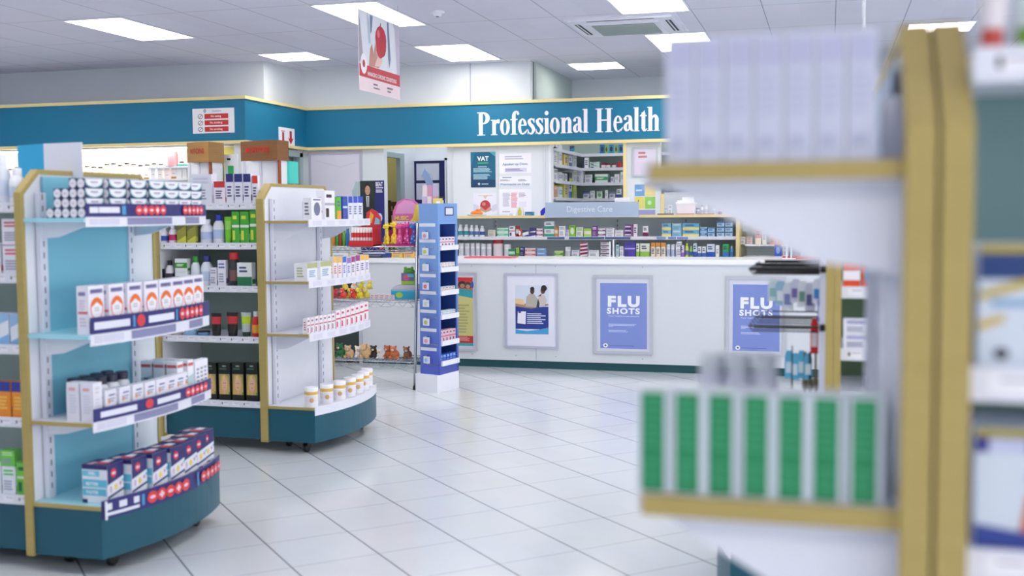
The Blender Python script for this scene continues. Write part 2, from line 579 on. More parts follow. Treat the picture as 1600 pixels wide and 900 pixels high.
# alcove behind the opening, cupboard and inner doorway
b = MB()
b.box(-5.13, 12.54, 2.24, -5.10, 13.62, CEIL, WALL); b.box(-5.13, 13.12, 0, -5.10, 13.62, 2.24, WALL)
b.box(-4.29, 12.54, 0, -4.19, 14.4, CEIL, WALL)
b.box(-5.17, 13.55, 0, -4.29, 13.65, CEIL, WALL)
struct(b.build('wall_alcove'))
OLIVE = mat('olive_wall_paint', (206, 196, 136), .7)
struct(MB().box(-8.5, 14.28, 0, -5.0, 14.38, CEIL, OLIVE).box(-7.4, 12.6, 0, -7.3, 14.3, CEIL, OLIVE).build('wall_inner_room'))
DFR = mat('grey_green_door_frame', (150, 168, 172), .5)
b = MB()
b.box(-5.14, 12.98, 0, -5.085, 13.12, 2.26, DFR); b.box(-5.14, 12.54, 2.20, -5.085, 12.98, 2.26, DFR)
struct(b.build('door_1'))
b = MB()            # doorway in the short return wall on the left
b.box(-6.12, 11.78, 0, -6.06, 11.86, 2.25, DFR)
b.box(-6.12, 12.22, 0, -6.06, 12.30, 2.25, DFR)
b.box(-6.12, 11.78, 2.2, -6.06, 12.30, 2.27, DFR)
b.box(-6.19, 11.86, 0, -6.15, 12.22, 2.2, mat('dark_doorway_panel', (96, 116, 112), .6))
struct(b.build('door_2'))
# fascia
b = MB()
b.box(-6.10, YF, FB + .01, X1, YF + .045, FT - .01, TEAL)
b.box(-6.10, 10.92, FB + .01, -6.055, YF + .045, FT - .01, TEAL)
b.box(X0, 10.92, FB + .01, -6.10, 10.965, FT - .01, TEAL)
b.box(X0, 10.96, FT - .06, -6.10, 11.5, FT - .03, WALL)
b.box(-6.14, 10.96, FT - .06, -6.10, 12.4, FT - .03, WALL)
b.box(X0, 10.96, FB - .0, -6.10, 11.5, FB + .03, WALL)
struct(b.build('wall_fascia'))
b = MB()
for z in (FT, FB - .005):
    b.box(-6.055, YF - .018, z - .017, X1, YF + .03, z + .017, TRIM)
    b.box(-6.10, 10.90, z - .017, -6.037, YF - .018, z + .017, TRIM)
    b.box(X0, 10.902, z - .017, -6.10, 10.97, z + .017, TRIM)
struct(b.build('trim_2'))

# ------------------------------------------------------------------ ceiling lights
GLOW = mat('glowing_diffuser', (255, 250, 240), emit=LAMP)
def ceiling_light(x0, x1, y0, y1, words):
    xc, yc = (x0 + x1) / 2, (y0 + y1) / 2
    t = thing('ceiling_light', words, 'ceiling light', (xc, yc, CEIL - .012), 0, None)
    hx, hy = (x1 - x0) / 2, (y1 - y0) / 2
    f = MB()
    e = .014
    f.box(-hx, -hy, 0, hx, -hy + e, .011, STEELW); f.box(-hx, hy - e, 0, hx, hy, .011, STEELW)
    f.box(-hx, -hy + e, 0, -hx + e, hy - e, .011, STEELW); f.box(hx - e, -hy + e, 0, hx, hy - e, .011, STEELW)
    f.build('frame', t)
    MB().box(-hx + e, -hy + e, .004, hx - e, hy - e, .008, GLOW).build('diffuser', t)
    return t
gx = lambda k: -1.157 + .595 * k
for a, bb, c, d, wds in [
    (gx(-9), gx(-8), 8.55, 9.75, 'long lit ceiling panel at the far left of the ceiling'),
    (gx(-5), gx(-4), 8.55, 9.75, 'long lit ceiling panel directly behind the hanging apple banner'),
    (gx(-5), gx(-4), 10.95, 12.15, 'lit ceiling panel just right of the apple banner, over the fascia'),
    (gx(-8), gx(-7), 10.95, 11.55, 'short lit ceiling panel over the left fascia corner'),
    (gx(-3), gx(-2), 12.78, 13.38, 'small lit ceiling panel in the recess over the word Professional'),
    (gx(-1), gx(0), 8.55, 9.75, 'lit ceiling panel at the top edge beside the air conditioner'),
    (gx(-1), gx(0), 10.95, 12.15, 'lit ceiling panel just beyond the air conditioner, partly behind white cartons'),
    (.68, 1.28, 11.1, 11.7, 'lit ceiling panel over the nearest wooden post on the right'),
    (.68, 1.28, 12.95, 13.55, 'smallest lit ceiling panel, farthest back at the right')]:
    ceiling_light(a, bb, c, d, wds)
for ky, y in enumerate((6.15, 3.0, -1.6)):
    for kx, k in enumerate((-13, -9, -5, -1, 3, 7)):
        if gx(k) < 5:
            tag(ceiling_light(gx(k), gx(k + 1), y, y + (1.2 if y > -3 else .6), None), f'lit ceiling panel out of view, {ORD[kx]} column, {ORD[ky]} row nearer', 'ceiling light', 'ceiling panels over the near half')
for y in (8.55, 10.95):
    tag(ceiling_light(gx(7), gx(8), y, y + 1.2, None), 'lit ceiling panel out of view at the far right, ' + ('nearer' if y < 9 else 'farther') + ' one', 'ceiling light', 'ceiling panels at the far right')
tag(ceiling_light(gx(-13), gx(-12), 8.55, 9.75, None), 'lit ceiling panel out of view at the far left', 'ceiling light')
for x, y in ((-6.3, 13.3), (-5.0, 12.75), (-.4, 13.4), (1.8, 13.4)):  # alcove and inner-room panels are added, unseen, to brighten those spaces
    tag(ceiling_light(x, x + .595, y, y + .6, None), {-6.3: 'lit ceiling panel in the inner room at left', -5.0: 'lit ceiling panel over the small alcove', -.4: 'lit ceiling panel over the dispensary store room', 1.8: 'lit ceiling panel over the right end of the store room'}[x], 'ceiling light')

# air conditioner cassette
t = thing('air_conditioner', 'square white ceiling cassette air conditioner with grey intake grille', 'air conditioner', (-1.80, 10.34, CEIL))
b = MB()
b.prism([(-.50, -.50), (.50, -.50), (.50, .50), (-.50, .50)], 'z', -.012, 0, STEELW)
b.prism([(-.46, -.46), (.46, -.46), (.46, .46), (-.46, .46)], 'z', -.03, -.012, STEELW)
b.prism([(-.33, -.33), (.33, -.33), (.33, .33), (-.33, .33)], 'z', -.045, -.03, STEELW)
part_ = b.build('housing', t)
g = MB()
g.box(-.28, -.28, -.047, .28, .28, -.045, mat('intake_grey', (126, 140, 140), .6))
for i in range(11):
    y = -.26 + i * .052
    g.box(-.28, y - .007, -.054, .28, y + .007, -.047, mat('grille_slat_grey', (166, 178, 178), .5))
g.build('intake_grille', t)
for (xa, ya, xb, yb) in ((-.3, -.435, .3, -.385), (-.3, .385, .3, .435), (-.435, -.3, -.385, .3), (.385, -.3, .435, .3)):
    l = MB(); l.box(xa, ya, -.0315, xb, yb, -.03, DARK)
    if xb - xa > .2: l.box(xa, (ya + yb) / 2 - .006, -.036, xb, (ya + yb) / 2 + .006, -.0315, STEELW)
    else: l.box((xa + xb) / 2 - .006, ya, -.036, (xa + xb) / 2 + .006, yb, -.0315, STEELW)
    l.build('air_louvre', t)
# smoke detector
t = thing('smoke_detector', 'small round white smoke detector on the ceiling tile', 'smoke detector', (-3.24, 9.18, CEIL))
MB().lathe([(.055, -.015), (.062, -.012), (.062, 0)], STEELW, seg=20).build('base', t)
MB().lathe([(.022, -.042), (.034, -.036), (.04, -.015)], STEELW, seg=20).build('sensor_head', t)
MB().lathe([(.012, -.046), (.014, -.042)], DARK, seg=12).build('sensor_eye', t)
# rod hanging from the ceiling
xr, _ = aty(1350, 20, 6.0)
tag(MB().lathe([(.007, 1.95), (.007, 3.24)], CHROME, seg=10).build('hanging_rod', None, (xr, 6.0, 0)), 'thin chrome rod hanging from the ceiling above the right gondolas', 'rod')

# ------------------------------------------------------------------ signs on the fascia
def ring(cx, cz, rx, rz, ix, iz, n=20, a0=0, a1=360):
    o = []
    for i in range(n):
        a, c = [math.radians(a0 + (a1 - a0) * k / n) for k in (i, i + 1)]
        o.append([(cx + ix * math.cos(a), cz + iz * math.sin(a)), (cx + rx * math.cos(a), cz + rz * math.sin(a)),
                  (cx + rx * math.cos(c), cz + rz * math.sin(c)), (cx + ix * math.cos(c), cz + iz * math.sin(c))])
    return o
def stroke(pts, n=6):
    """pts (x, z, width): smooth ribbon"""
    P = []
    m = len(pts)
    for i in range(m - 1):
        p0, p1, p2, p3 = pts[max(0, i - 1)], pts[i], pts[i + 1], pts[min(m - 1, i + 2)]
        for k in range(n):
            t = k / n
            P.append([.5 * (2 * p1[j] + (p2[j] - p0[j]) * t + (2 * p0[j] - 5 * p1[j] + 4 * p2[j] - p3[j]) * t * t + (3 * p1[j] - p0[j] - 3 * p2[j] + p3[j]) * t ** 3) for j in range(3)])
    P.append(list(pts[-1]))
    L, R = [], []
    for i, p in enumerate(P):
        a, c = P[max(0, i - 1)], P[min(len(P) - 1, i + 1)]
        dx, dz = c[0] - a[0], c[1] - a[1]
        l = math.hypot(dx, dz) or 1
        w = max(.01, p[2]) / 2
        L.append((p[0] - dz / l * w, p[1] + dx / l * w)); R.append((p[0] + dz / l * w, p[1] - dx / l * w))
    return [[R[i], R[i + 1], L[i + 1], L[i]] for i in range(len(P) - 1)]
def R_(x0, z0, x1, z1): return [[(x0, z0), (x1, z0), (x1, z1), (x0, z1)]]
def serif(x0, x1, z, up=True):     # bracketed foot under or head over a stem
    s = .035 if up else -.035
    return R_(x0, min(z, z + s), x1, max(z, z + s))
def glyph(ch):
    """condensed bold roman: cap height 1, x height .68; returns advance and polygons"""
    st = .15
    if ch == 'P':
        return .60, R_(.07, 0, .07 + st + .02, 1) + serif(0, .34, 0) + serif(0, .30, 1, False) + ring(.25, .74, .30, .26, .12, .20, 14, -90, 90) + R_(.2, .94, .27, 1) + R_(.2, .48, .27, .54)
    if ch == 'H':
        return .74, R_(.07, 0, .24, 1) + R_(.47, 0, .64, 1) + serif(0, .31, 0) + serif(0, .31, 1, False) + serif(.40, .71, 0) + serif(.40, .71, 1, False) + R_(.2, .48, .5, .54)
    if ch == 'r':
        return .40, R_(.06, 0, .06 + st, .66) + serif(0, .28, 0) + serif(.0, .15, .66, False) + stroke([(.17, .42, .05), (.23, .56, .08), (.30, .62, .11), (.36, .60, .14)]) + ring(.325, .565, .06, .07, 0, 0, 10)
    if ch == 'o':
        return .45, ring(.21, .335, .21, .345, .075, .29, 22)
    if ch == 'f':
        return .33, R_(.07, 0, .07 + st, .82) + serif(0, .29, 0) + R_(0, .62, .30, .67) + stroke([(.145, .78, .15), (.17, .92, .12), (.25, .985, .06), (.33, .95, .08)]) + ring(.325, .90, .055, .06, 0, 0, 10)
    if ch == 'e':
        return .40, ring(.19, .335, .19, .345, .065, .29, 20, 15, 300) + R_(.10, .37, .36, .42) + stroke([(.28, .06, .10), (.34, .12, .05), (.38, .2, .03)])
    if ch == 's':
        return .35, stroke([(.29, .50, .03), (.25, .61, .06), (.16, .645, .07), (.075, .56, .12), (.12, .43, .14), (.22, .32, .15), (.265, .18, .13), (.2, .045, .09), (.12, .025, .06), (.05, .09, .04), (.02, .2, .03)], 5) + R_(.275, .48, .305, .67) + R_(.01, 0, .035, .22)
    if ch == 'i':
        return .26, R_(.05, 0, .05 + st, .66) + serif(0, .25, 0) + serif(0, .18, .66, False) + ring(.125, .88, .085, .095, 0, 0, 14)
    if ch == 'n':
        return .51, R_(.05, 0, .05 + st, .66) + serif(0, .24, 0) + serif(0, .16, .66, False) + R_(.31, 0, .31 + st, .48) + serif(.27, .50, 0) + stroke([(.18, .48, .04), (.24, .60, .07), (.33, .62, .12), (.385, .50, .15), (.385, .42, .15)])
    if ch == 'a':
        return .42, R_(.22, .08, .22 + st, .50) + stroke([(.295, .46, .15), (.28, .60, .12), (.18, .655, .06), (.08, .60, .06)]) + ring(.085, .54, .065, .065, 0, 0, 10) + stroke([(.28, .40, .05), (.14, .33, .09), (.085, .2, .14), (.12, .07, .11), (.2, .06, .06), (.27, .13, .05)]) + stroke([(.32, .12, .12), (.36, .04, .07), (.42, .07, .03)])
    if ch == 'l':
        return .26, R_(.05, 0, .05 + st, 1) + serif(0, .25, 0) + serif(0, .16, 1, False)
    if ch == 't':
        return .30, R_(.07, .1, .07 + st, .78) + R_(0, .62, .28, .67) + [[(.02, .66), (.2, .66), (.2, .88)]] + stroke([(.145, .14, .15), (.17, .04, .10), (.23, .035, .06), (.29, .11, .03)])
    if ch == 'h':
        return .51, R_(.05, 0, .05 + st, 1) + serif(0, .24, 0) + serif(0, .16, 1, False) + R_(.31, 0, .31 + st, .48) + serif(.27, .50, 0) + stroke([(.18, .48, .04), (.24, .60, .07), (.33, .62, .12), (.385, .50, .15), (.385, .42, .15)])
    return .28, []
LETW = mat('white_letter_vinyl', (238, 238, 246), .4, noise=0)
x0t, _ = aty(746, 210, YF); x1t, _ = aty(1031, 205, YF)
tot = sum(glyph(c)[0] for c in 'Professional Health')
hcap = aty(935, 172.0, YF)[1] - aty(935, 209.2, YF)[1]
sx = (x1t - x0t) / tot
sg = thing('fascia_lettering', 'white serif words Professional Health on the teal fascia', 'sign', (x0t, YF, aty(760, 211.5, YF)[1]))
cx = 0
for ch in 'Professional Health':
    adv, polys = glyph(ch)
    if polys:
        l = MB()
        for k, p in enumerate(polys):
            l.prism([(cx + a * sx, c * hcap) for a, c in p], 'y', -.004 - k * .00001, 0, LETW)
        l.build('letter', sg)
    cx += adv * sx
def board(name, px0, py0, px1, py1, y, base, items, label, cat, th=.006, frame=None, fw=.02, fmat=ALU, inset=None):
    """flat printed board on a wall facing the shop"""
    xa, za = aty(px0, py1, y)
    xb, zb = aty(px1, py0, y)
    w, h = xb - xa, zb - za
    t = thing(name, label, cat, ((xa + xb) / 2, y, za))
    if frame:
        f = MB()
        d = .018
        f.box(-w / 2, -d, 0, w / 2, 0, fw, fmat); f.box(-w / 2, -d, h - fw, w / 2, 0, h, fmat)
        f.box(-w / 2, -d, fw, -w / 2 + fw, 0, h - fw, fmat); f.box(w / 2 - fw, -d, fw, w / 2, 0, h - fw, fmat)
        f.build('frame', t)
        b = MB()
        b.box(-w / 2 + fw, -.008, fw, w / 2 - fw, -.002, h - fw, base)
        dec(b, -.008, -w / 2 + fw, fw, w - 2 * fw, h - 2 * fw, items)
        b.build('poster_sheet', t)
    else:
        b = MB()
        b.box(-w / 2, -th, 0, w / 2, 0, h, base)
        dec(b, -th, -w / 2, 0, w, h, items)
        b.build('panel', t)
    return t, w, h
t, w, h = board('no_eating_sign', 302, 168, 366, 209, 10.92, (232, 232, 240), [
    ('r', .29, .58, .86, .78, (196, 44, 42)), ('r', .29, .32, .86, .52, (196, 44, 42)), ('r', .29, .06, .86, .26, (196, 44, 42)),
    ('o', .19, .68, .06, .1, (40, 40, 50)), ('o', .19, .68, .048, .08, (232, 232, 240)), ('o', .19, .42, .06, .1, (40, 40, 50)), ('o', .19, .42, .048, .08, (232, 232, 240)),
    ('o', .19, .16, .06, .1, (40, 40, 50)), ('o', .19, .16, .048, .08, (232, 232, 240)),
    ('p', [(.145, .62), (.155, .61), (.235, .74), (.225, .75)], (60, 40, 50)), ('p', [(.145, .36), (.155, .35), (.235, .48), (.225, .49)], (60, 40, 50)), ('p', [(.145, .10), (.155, .09), (.235, .22), (.225, .23)], (60, 40, 50)),
    ('r', .27, .86, .33, .94, (90, 110, 150)), ('r', .285, .83, .315, .97, (90, 110, 150)), ('r', .285, .88, .315, .92, (232, 232, 240))],
    'white sign forbidding eating, drinking and smoking on the left fascia', 'sign')
for k, s_ in enumerate(('No eating', 'No drinking', 'No smoking')):
    put_text(t, s_, t.location.x + .035, 10.92 - .008, t.location.z + h * (.645 - .26 * k), h * .085, (245, 235, 238), bold=.015)
put_text(t, 'medicare', t.location.x + .045, 10.92 - .008, t.location.z + h * .86, h * .08, (140, 160, 205), bold=.01)
# extinguisher sign hangs off the return face
ya, zt = atx(435, 201, -6.055); yb, zb = atx(460, 229, -6.055)
t = thing('extinguisher_sign', 'white square sign with red extinguisher and red down arrow', 'sign', (-6.055, (ya + yb) / 2, 2.30))
b = MB(Matrix.Rotation(math.radians(90), 4, 'Z'))
wq = yb - ya
b.box(-wq / 2, -.006, 0, wq / 2, 0, .22, (236, 238, 246))
dec(b, -.006, -wq / 2, 0, wq, .22, [('r', .2, .15, .32, .75, (190, 36, 40)), ('r', .14, .78, .36, .83, (190, 36, 40)), ('r', .67, .4, .81, .85, (190, 36, 40)), ('p', [(.56, .5), (.74, .14), (.92, .5), (.74, .42)], (190, 36, 40))])
b.build('panel', t)
# apple banner hung along the depth of the shop
xb_ = -3.46
t = thing('hanging_banner', 'hanging banner of a hand holding a red apple over the aisle', 'banner', (xb_, 8.42, 2.467))
b = MB(Matrix.Rotation(math.radians(90), 4, 'Z') @ Matrix.Translation((0, 0, 0)))
bw, bh = .84, .61
b.box(-bw / 2, -.002, 0, bw / 2, .002, bh, (222, 226, 236))
SK = (196, 140, 128)
dec(b, -.002, -bw / 2, 0, bw, bh, [
    ('r', 0, 0, 1, .175, (234, 214, 220)), ('r', 0, .175, 1, .33, (196, 52, 66)),
    ('p', [(0, .33), (.09, .45), (.04, .8), (.0, 1)], (170, 160, 176)), ('p', [(.2, 1), (.25, .9), (.27, .62), (.22, .62), (.2, .85)], (188, 202, 214)),
    ('p', [(.82, 1), (.88, .9), (.93, .33), (1, .33), (1, 1)], (190, 184, 204)),
    ('p', [(.68, .98), (.72, .98), (.76, .5), (.73, .38), (.70, .5)], (110, 124, 150)),
    ('p', [(.26, .98), (.33, .98), (.30, .78), (.27, .74)], (120, 134, 160)),
    ('p', [(.22, .33), (.26, .56), (.3, .62), (.34, .5), (.38, .66), (.42, .48), (.5, .5), (.54, .42), (.46, .34)], SK),
    ('p', [(.36, .35), (.44, .5), (.56, .46), (.5, .36)], (232, 196, 188)),
    ('o', .52, .72, .135, .17, (196, 38, 56)), ('o', .50, .62, .10, .15, (196, 38, 56)), ('o', .56, .66, .09, .16, (186, 32, 50)), ('o', .46, .78, .03, .05, (232, 120, 130)),
    ('p', [(.505, .86), (.52, .86), (.525, .93), (.51, .93)], (120, 40, 40)),
    ('o', .1, .34, .075, .13, (238, 238, 244)), ('o', .1, .34, .03, .05, (190, 40, 56)),
    ('t', .32, .09, .46, .13, 1, (120, 110, 130)), ('t', .32, .05, .5, .08, 1, (120, 110, 130)), ('t', .66, .09, .82, .13, 1, (120, 110, 130)), ('t', .66, .05, .78, .08, 1, (120, 110, 130))])
b.build('printed_sheet', t)
tb = text_mb('MANAGING CHRONIC CONDITIONS', .033, (240, 230, 236), bold=.02, w=.60)
tb.xf = None
tb.v = [(.0035, a + .04, c + .125) for a, _, c in tb.v]
tb.build('lettering', t)
for s_ in (-1, 1):
    MB().tube([(0, s_ * .40, bh - .01), (0, s_ * .40, CEIL - 2.467)], .0015, CHROME, 5).build('hanging_wire', t)
# ------------------------------------------------------------------ service counter
YC = 10.55
t = thing('service_counter', 'long white service counter with green kickboard and framed posters', 'counter', (-2.2, YC, 0))
b = MB(); b.box(-5.3, YC, .075, 1.0, YC + .03, 1.03, LAM); b.box(-5.3, YC + .03, .075, -5.27, YC + .6, 1.03, LAM); b.box(.97, YC + .03, .075, 1.0, YC + .6, 1.03, LAM)
b.box(-2.742, YC - .002, .08, -2.738, YC, 1.03, GREYP)
for x in (-4.7, -3.4, -2.95, -2.55, -1.7, -.6, .3):
    for z in (.995, .12):
        b.box(x, YC - .002, z, x + .008, YC, z + .008, TXTG)
part(b, 'front_panel', t)
b = MB(); b.box(-5.32, YC - .02, 1.03, 1.02, YC + .66, 1.073, TOPW); b.box(-5.31, YC - .012, 1.02, 1.01, YC + .6, 1.03, STEELW)
part(b, 'worktop', t)
part(MB().box(-5.28, YC + .012, 0, .98, YC + .04, .075, KICK), 'kickboard', t)
IND = (122, 140, 206)
def flu(px0, py0, px1, py1, words):
    t, w, h = board('framed_poster', px0, py0, px1, py1, YC, (206, 210, 226), [('r', .07, .035, .95, .93, IND), ('o', .17, .075, .045, .03, (235, 238, 246)), ('o', .17, .075, .02, .013, (70, 70, 90)), ('t', .24, .065, .85, .08, 1, (90, 104, 170))],
                    words, 'poster', frame=True, fw=.028)
    z0 = t.location.z
    xx = t.location.x + .008
    put_text(t, 'FLU', xx, YC - .0095, z0 + h * .607, h * .130, (236, 240, 250), bold=.055, w=w * .54, space=1.22)
    put_text(t, 'SHOTS', xx - .004, YC - .0095, z0 + h * .512, h * .072, (236, 240, 250), bold=.04, w=w * .56, space=1.2)
    put_text(t, 'Your health is our priority', xx, YC - .0095, z0 + h * .475, h * .017, (226, 230, 246), w=w * .53, name='small_print')
    b = MB()
    for k, (ww, zz) in enumerate(((.47, .375), (.44, .36), (.08, .345), (.30, .295), (.33, .28))):
        b.box(xx - w * .26, YC - .0092, z0 + h * zz, xx - w * .26 + w * ww, YC - .0084, z0 + h * (zz + .008), (190, 200, 236))
    part(b, 'small_print', t)
flu(928, 430, 1020, 552, 'framed lavender FLU SHOTS poster in full view on the counter')
flu(1134, 432, 1228, 556, 'framed lavender FLU SHOTS poster half behind the hook stand')
SKIN = (120, 82, 66)
board('framed_poster', 790, 427, 872, 543, YC, (222, 224, 238), [
    ('r', .17, .17, .85, .86, (206, 216, 232)), ('r', .17, .24, .85, .56, (38, 58, 140)), ('p', [(.17, .56), (.5, .53), (.85, .58), (.85, .6), (.17, .6)], (160, 130, 110)),
    ('p', [(.17, .6), (.36, .58), (.34, .66), (.17, .67)], (222, 196, 150)),
    ('p', [(.38, .56), (.40, .7), (.47, .745), (.56, .735), (.62, .68), (.64, .55)], (176, 172, 166)), ('o', .52, .78, .045, .045, (70, 50, 42)), ('o', .52, .81, .045, .03, (40, 34, 34)),
    ('p', [(.60, .55), (.63, .66), (.68, .72), (.78, .72), (.82, .64), (.76, .56)], (198, 190, 190)), ('p', [(.62, .7), (.72, .75), (.70, .71)], SKIN), ('o', .74, .79, .05, .05, (98, 66, 54)), ('o', .76, .82, .06, .045, (38, 32, 36)),
    ('p', [(.60, .55), (.64, .68), (.67, .60), (.66, .55)], (48, 54, 62)),
    ('p', [(.17, .17), (.85, .17), (.85, .27), (.65, .235), (.4, .21), (.17, .235)], (70, 160, 214)),
    ('p', [(.21, .32), (.38, .31), (.39, .49), (.22, .49)], (228, 230, 240)), ('o', .26, .48, .03, .015, (60, 70, 130)),
    ('t', .41, .31, .8, .47, 6, (200, 208, 236))], 'framed poster of a couple over a navy panel on the counter', 'poster', frame=True, fw=.022, fmat=mat('soft_grey_frame', (182, 184, 204), .4))
board('framed_poster', 690, 425, 745, 547, YC, (206, 208, 222), [
    ('r', .05, .035, .95, .96, (196, 192, 128)), ('r', .05, .9, .95, .96, (196, 44, 48)), ('p', [(.05, .75), (.95, .68), (.95, .8), (.05, .84)], (48, 150, 160)),
    ('p', [(.05, .83), (.95, .79), (.95, .9), (.05, .9)], (210, 92, 50)), ('o', .62, .86, .14, .05, (50, 44, 52)), ('o', .8, .85, .12, .05, (70, 60, 66)), ('o', .62, .845, .08, .03, (160, 120, 96)), ('o', .8, .835, .07, .03, (170, 130, 104)), ('o', .93, .86, .05, .05, (60, 90, 170)),
    ('t', .3, .2, .85, .6, 10, (168, 164, 112)), ('r', .05, .075, .95, .17, (178, 40, 52)), ('t', .5, .1, .85, .16, 4, (220, 150, 150)), ('r', .05, .035, .95, .075, (60, 160, 160))],
    'framed yellow and red health notice half behind the blue tower', 'poster', frame=True, fw=.024)
for wds, a in (('framed dark poster low on the counter behind the wire rack', (504, 505, 566, 578)), ('framed black poster on the counter above the lower wire shelf', (500, 436, 562, 470))):
    board('framed_poster', *a, YC, (44, 56, 54), [('r', .1, .1, .5, .4, (70, 88, 84))], wds, 'poster', frame=True, fw=.03)

# ------------------------------------------------------------------ wall behind the counter: notices
YW = 12.44
t, w, h = board('notice_board', 485, 236, 566, 352, YW, (212, 210, 228), [('p', [(.1, .9), (.6, .8), (.9, .86), (.9, .88), (.6, .82), (.1, .92)], (204, 202, 220))], 'large blank lilac framed board left of the inner doorway', 'board', frame=True, fw=.03, fmat=mat('lilac_grey_frame', (176, 178, 196), .4))
t, w, h = board('vat_poster', 736, 237, 774, 293, YW, (22, 96, 130), [
    ('p', [(0, 0), (1, 0), (1, .2), (0, .3)], (18, 66, 104)), ('p', [(0, .6), (.12, .8), (.2, 1), (0, 1)], (26, 116, 148)), ('p', [(.75, 1), (1, .86), (1, 1)], (80, 160, 180)),
    ('r', .28, .675, .72, .7, (90, 200, 110)), ('t', .3, .56, .7, .6, 1, (190, 220, 230)), ('t', .1, .42, .9, .55, 4, (170, 208, 222)), ('t', .1, .22, .9, .38, 5, (170, 208, 222)),
    ('r', .28, .085, .38, .11, (235, 240, 246)), ('r', .32, .06, .35, .13, (235, 240, 246)), ('t', .44, .07, .72, .11, 1, (200, 220, 230))], 'teal VAT poster taped on the white wall panel', 'poster', th=.003)
put_text(t, 'VAT', t.location.x, YW - .0045, t.location.z + h * .75, h * .13, (236, 244, 248), bold=.03)
board('paper_notice', 740, 301, 777, 335, YW, (222, 224, 238), [('r', .2, .86, .8, .88, (210, 180, 150)), ('p', [(.4, .86), (.6, .86), (.5, .7)], (214, 190, 170)), ('o', .5, .40, .22, .26, (176, 60, 60)), ('o', .44, .48, .08, .08, (214, 130, 124)), ('p', [(.25, .2), (.5, .08), (.78, .2), (.7, .36), (.5, .18), (.32, .36)], (196, 150, 132)), ('p', [(0, .2), (.25, .1), (.25, .4), (0, .5)], (200, 204, 224)), ('p', [(1, .2), (.78, .1), (.78, .4), (1, .5)], (200, 204, 224))],
      'paper notice of hands holding a red apple, below the teal poster', 'notice', th=.003)
t, w, h = board('paper_notice', 780, 239, 830, 271, YW, (232, 233, 244), [('t', .18, .66, .78, .88, 2, (176, 180, 200)), ('r', .18, .06, .86, .26, (204, 204, 228)), ('t', .2, .08, .8, .24, 2, (140, 130, 180))], 'white notice reading Apteker op Diens at the top right', 'notice', th=.003)
put_text(t, 'Apteker op Diens', t.location.x, YW - .0045, t.location.z + h * .40, h * .13, (96, 140, 160), bold=.01, w=w * .78)
t, w, h = board('paper_notice', 780, 275, 830, 291, YW, (232, 233, 244), [('t', .1, .8, .5, .95, 1, (110, 120, 140)), ('t', .03, .5, .35, .7, 2, (140, 146, 160)), ('t', .6, .45, .9, .7, 2, (140, 146, 160))], 'narrow white notice reading Pharmacist on Duty', 'notice', th=.003)
put_text(t, 'Pharmacist on Duty', t.location.x, YW - .0045, t.location.z + h * .08, h * .24, (84, 140, 160), bold=.01, w=w * .9)
board('paper_notice', 780, 295, 830, 335, YW, (230, 231, 243), [('t', .12, .3, .36, .86, 12, (176, 178, 196)), ('t', .38, .25, .6, .86, 12, (224, 130, 150)), ('t', .62, .66, .85, .86, 4, (180, 160, 180)), ('r', .62, .3, .85, .5, (220, 220, 236)), ('t', .1, .06, .4, .14, 1, (170, 172, 190))], 'white price list sheet with a pink column on the wall', 'notice', th=.003)
board('framed_poster', 988, 229, 1028, 276, YW, (214, 208, 226), [('t', .2, .6, .6, .9, 2, (190, 120, 130)), ('r', .1, .1, .9, .5, (216, 204, 224))], 'small framed pale pink certificate right of the dispensary hatch', 'certificate', frame=True, fw=.02)
board('colour_block_poster', 992, 288, 1024, 336, YW, (226, 226, 238), [('r', 0, .62, .48, 1, (110, 158, 208)), ('r', .5, .62, 1, 1, (228, 206, 140)), ('r', 0, .2, .48, .6, (214, 206, 110)), ('r', .5, .2, 1, .6, (140, 196, 96)), ('r', 0, 0, 1, .17, (150, 150, 200)), ('p', [(.1, .3), (.14, .3), (.2, .5), (.16, .5)], (70, 70, 90)), ('o', .72, .4, .1, .07, (190, 226, 170)), ('t', .06, .75, .42, .85, 1, (200, 220, 240))], 'poster in blue, yellow and green blocks right of the hatch', 'poster', th=.004)
# switch and blue splash mark between panels
# ------------------------------------------------------------------ shelving unit under the ledge, facing the shop
YS = 12.0
t = thing('wall_shelving_unit', 'long low white shelving unit behind the counter under the wooden ledge', 'shelving unit', (-2.5, YS, 0))
XL, XR = -4.15, -.94
b = MB(); b.box(XL, YS - .03, 1.468, XR, YW - .0, 1.487, WHITE)
lg = part(b, 'ledge', t)
part(MB().box(XL, YS - .045, 1.462, XR + .04, YS - .03, 1.490, TRIM), 'ledge_edging', t)
part(MB().box(XL, YW - .02, .1, XR, YW - .003, 1.468, GRNB2), 'back_panel', t)
part(MB().box(XR, YS - .03, .1, XR + .035, YW, 1.468, TRIM), 'end_panel', t)
part(MB().box(XL - .03, YS - .03, .1, XL, YW, 1.468, WHITE), 'end_panel', t)
for z in (1.255, 1.035, .7):
    part(MB().box(XL, YS, z - .02, XR, YW - .02, z, WHITE), 'shelf', t)
    part(MB().box(XL, YS - .008, z - .032, XR, YS, z + .004, STEELW), 'price_rail', t)
for px in (775, 965, 1072):
    x, _ = aty(px, 350, YW - .03)
    b = MB(); b.box(x - .012, YW - .04, .3, x + .012, YW - .02, 1.46, STEELW)
    for k in range(20): b.box(x - .004, YW - .0405, .42 + k * .052, x + .004, YW - .04, .45 + k * .052, DARK)
    part(b, 'slotted_upright', t)
b = MB(); LB = (66, 96, 140)
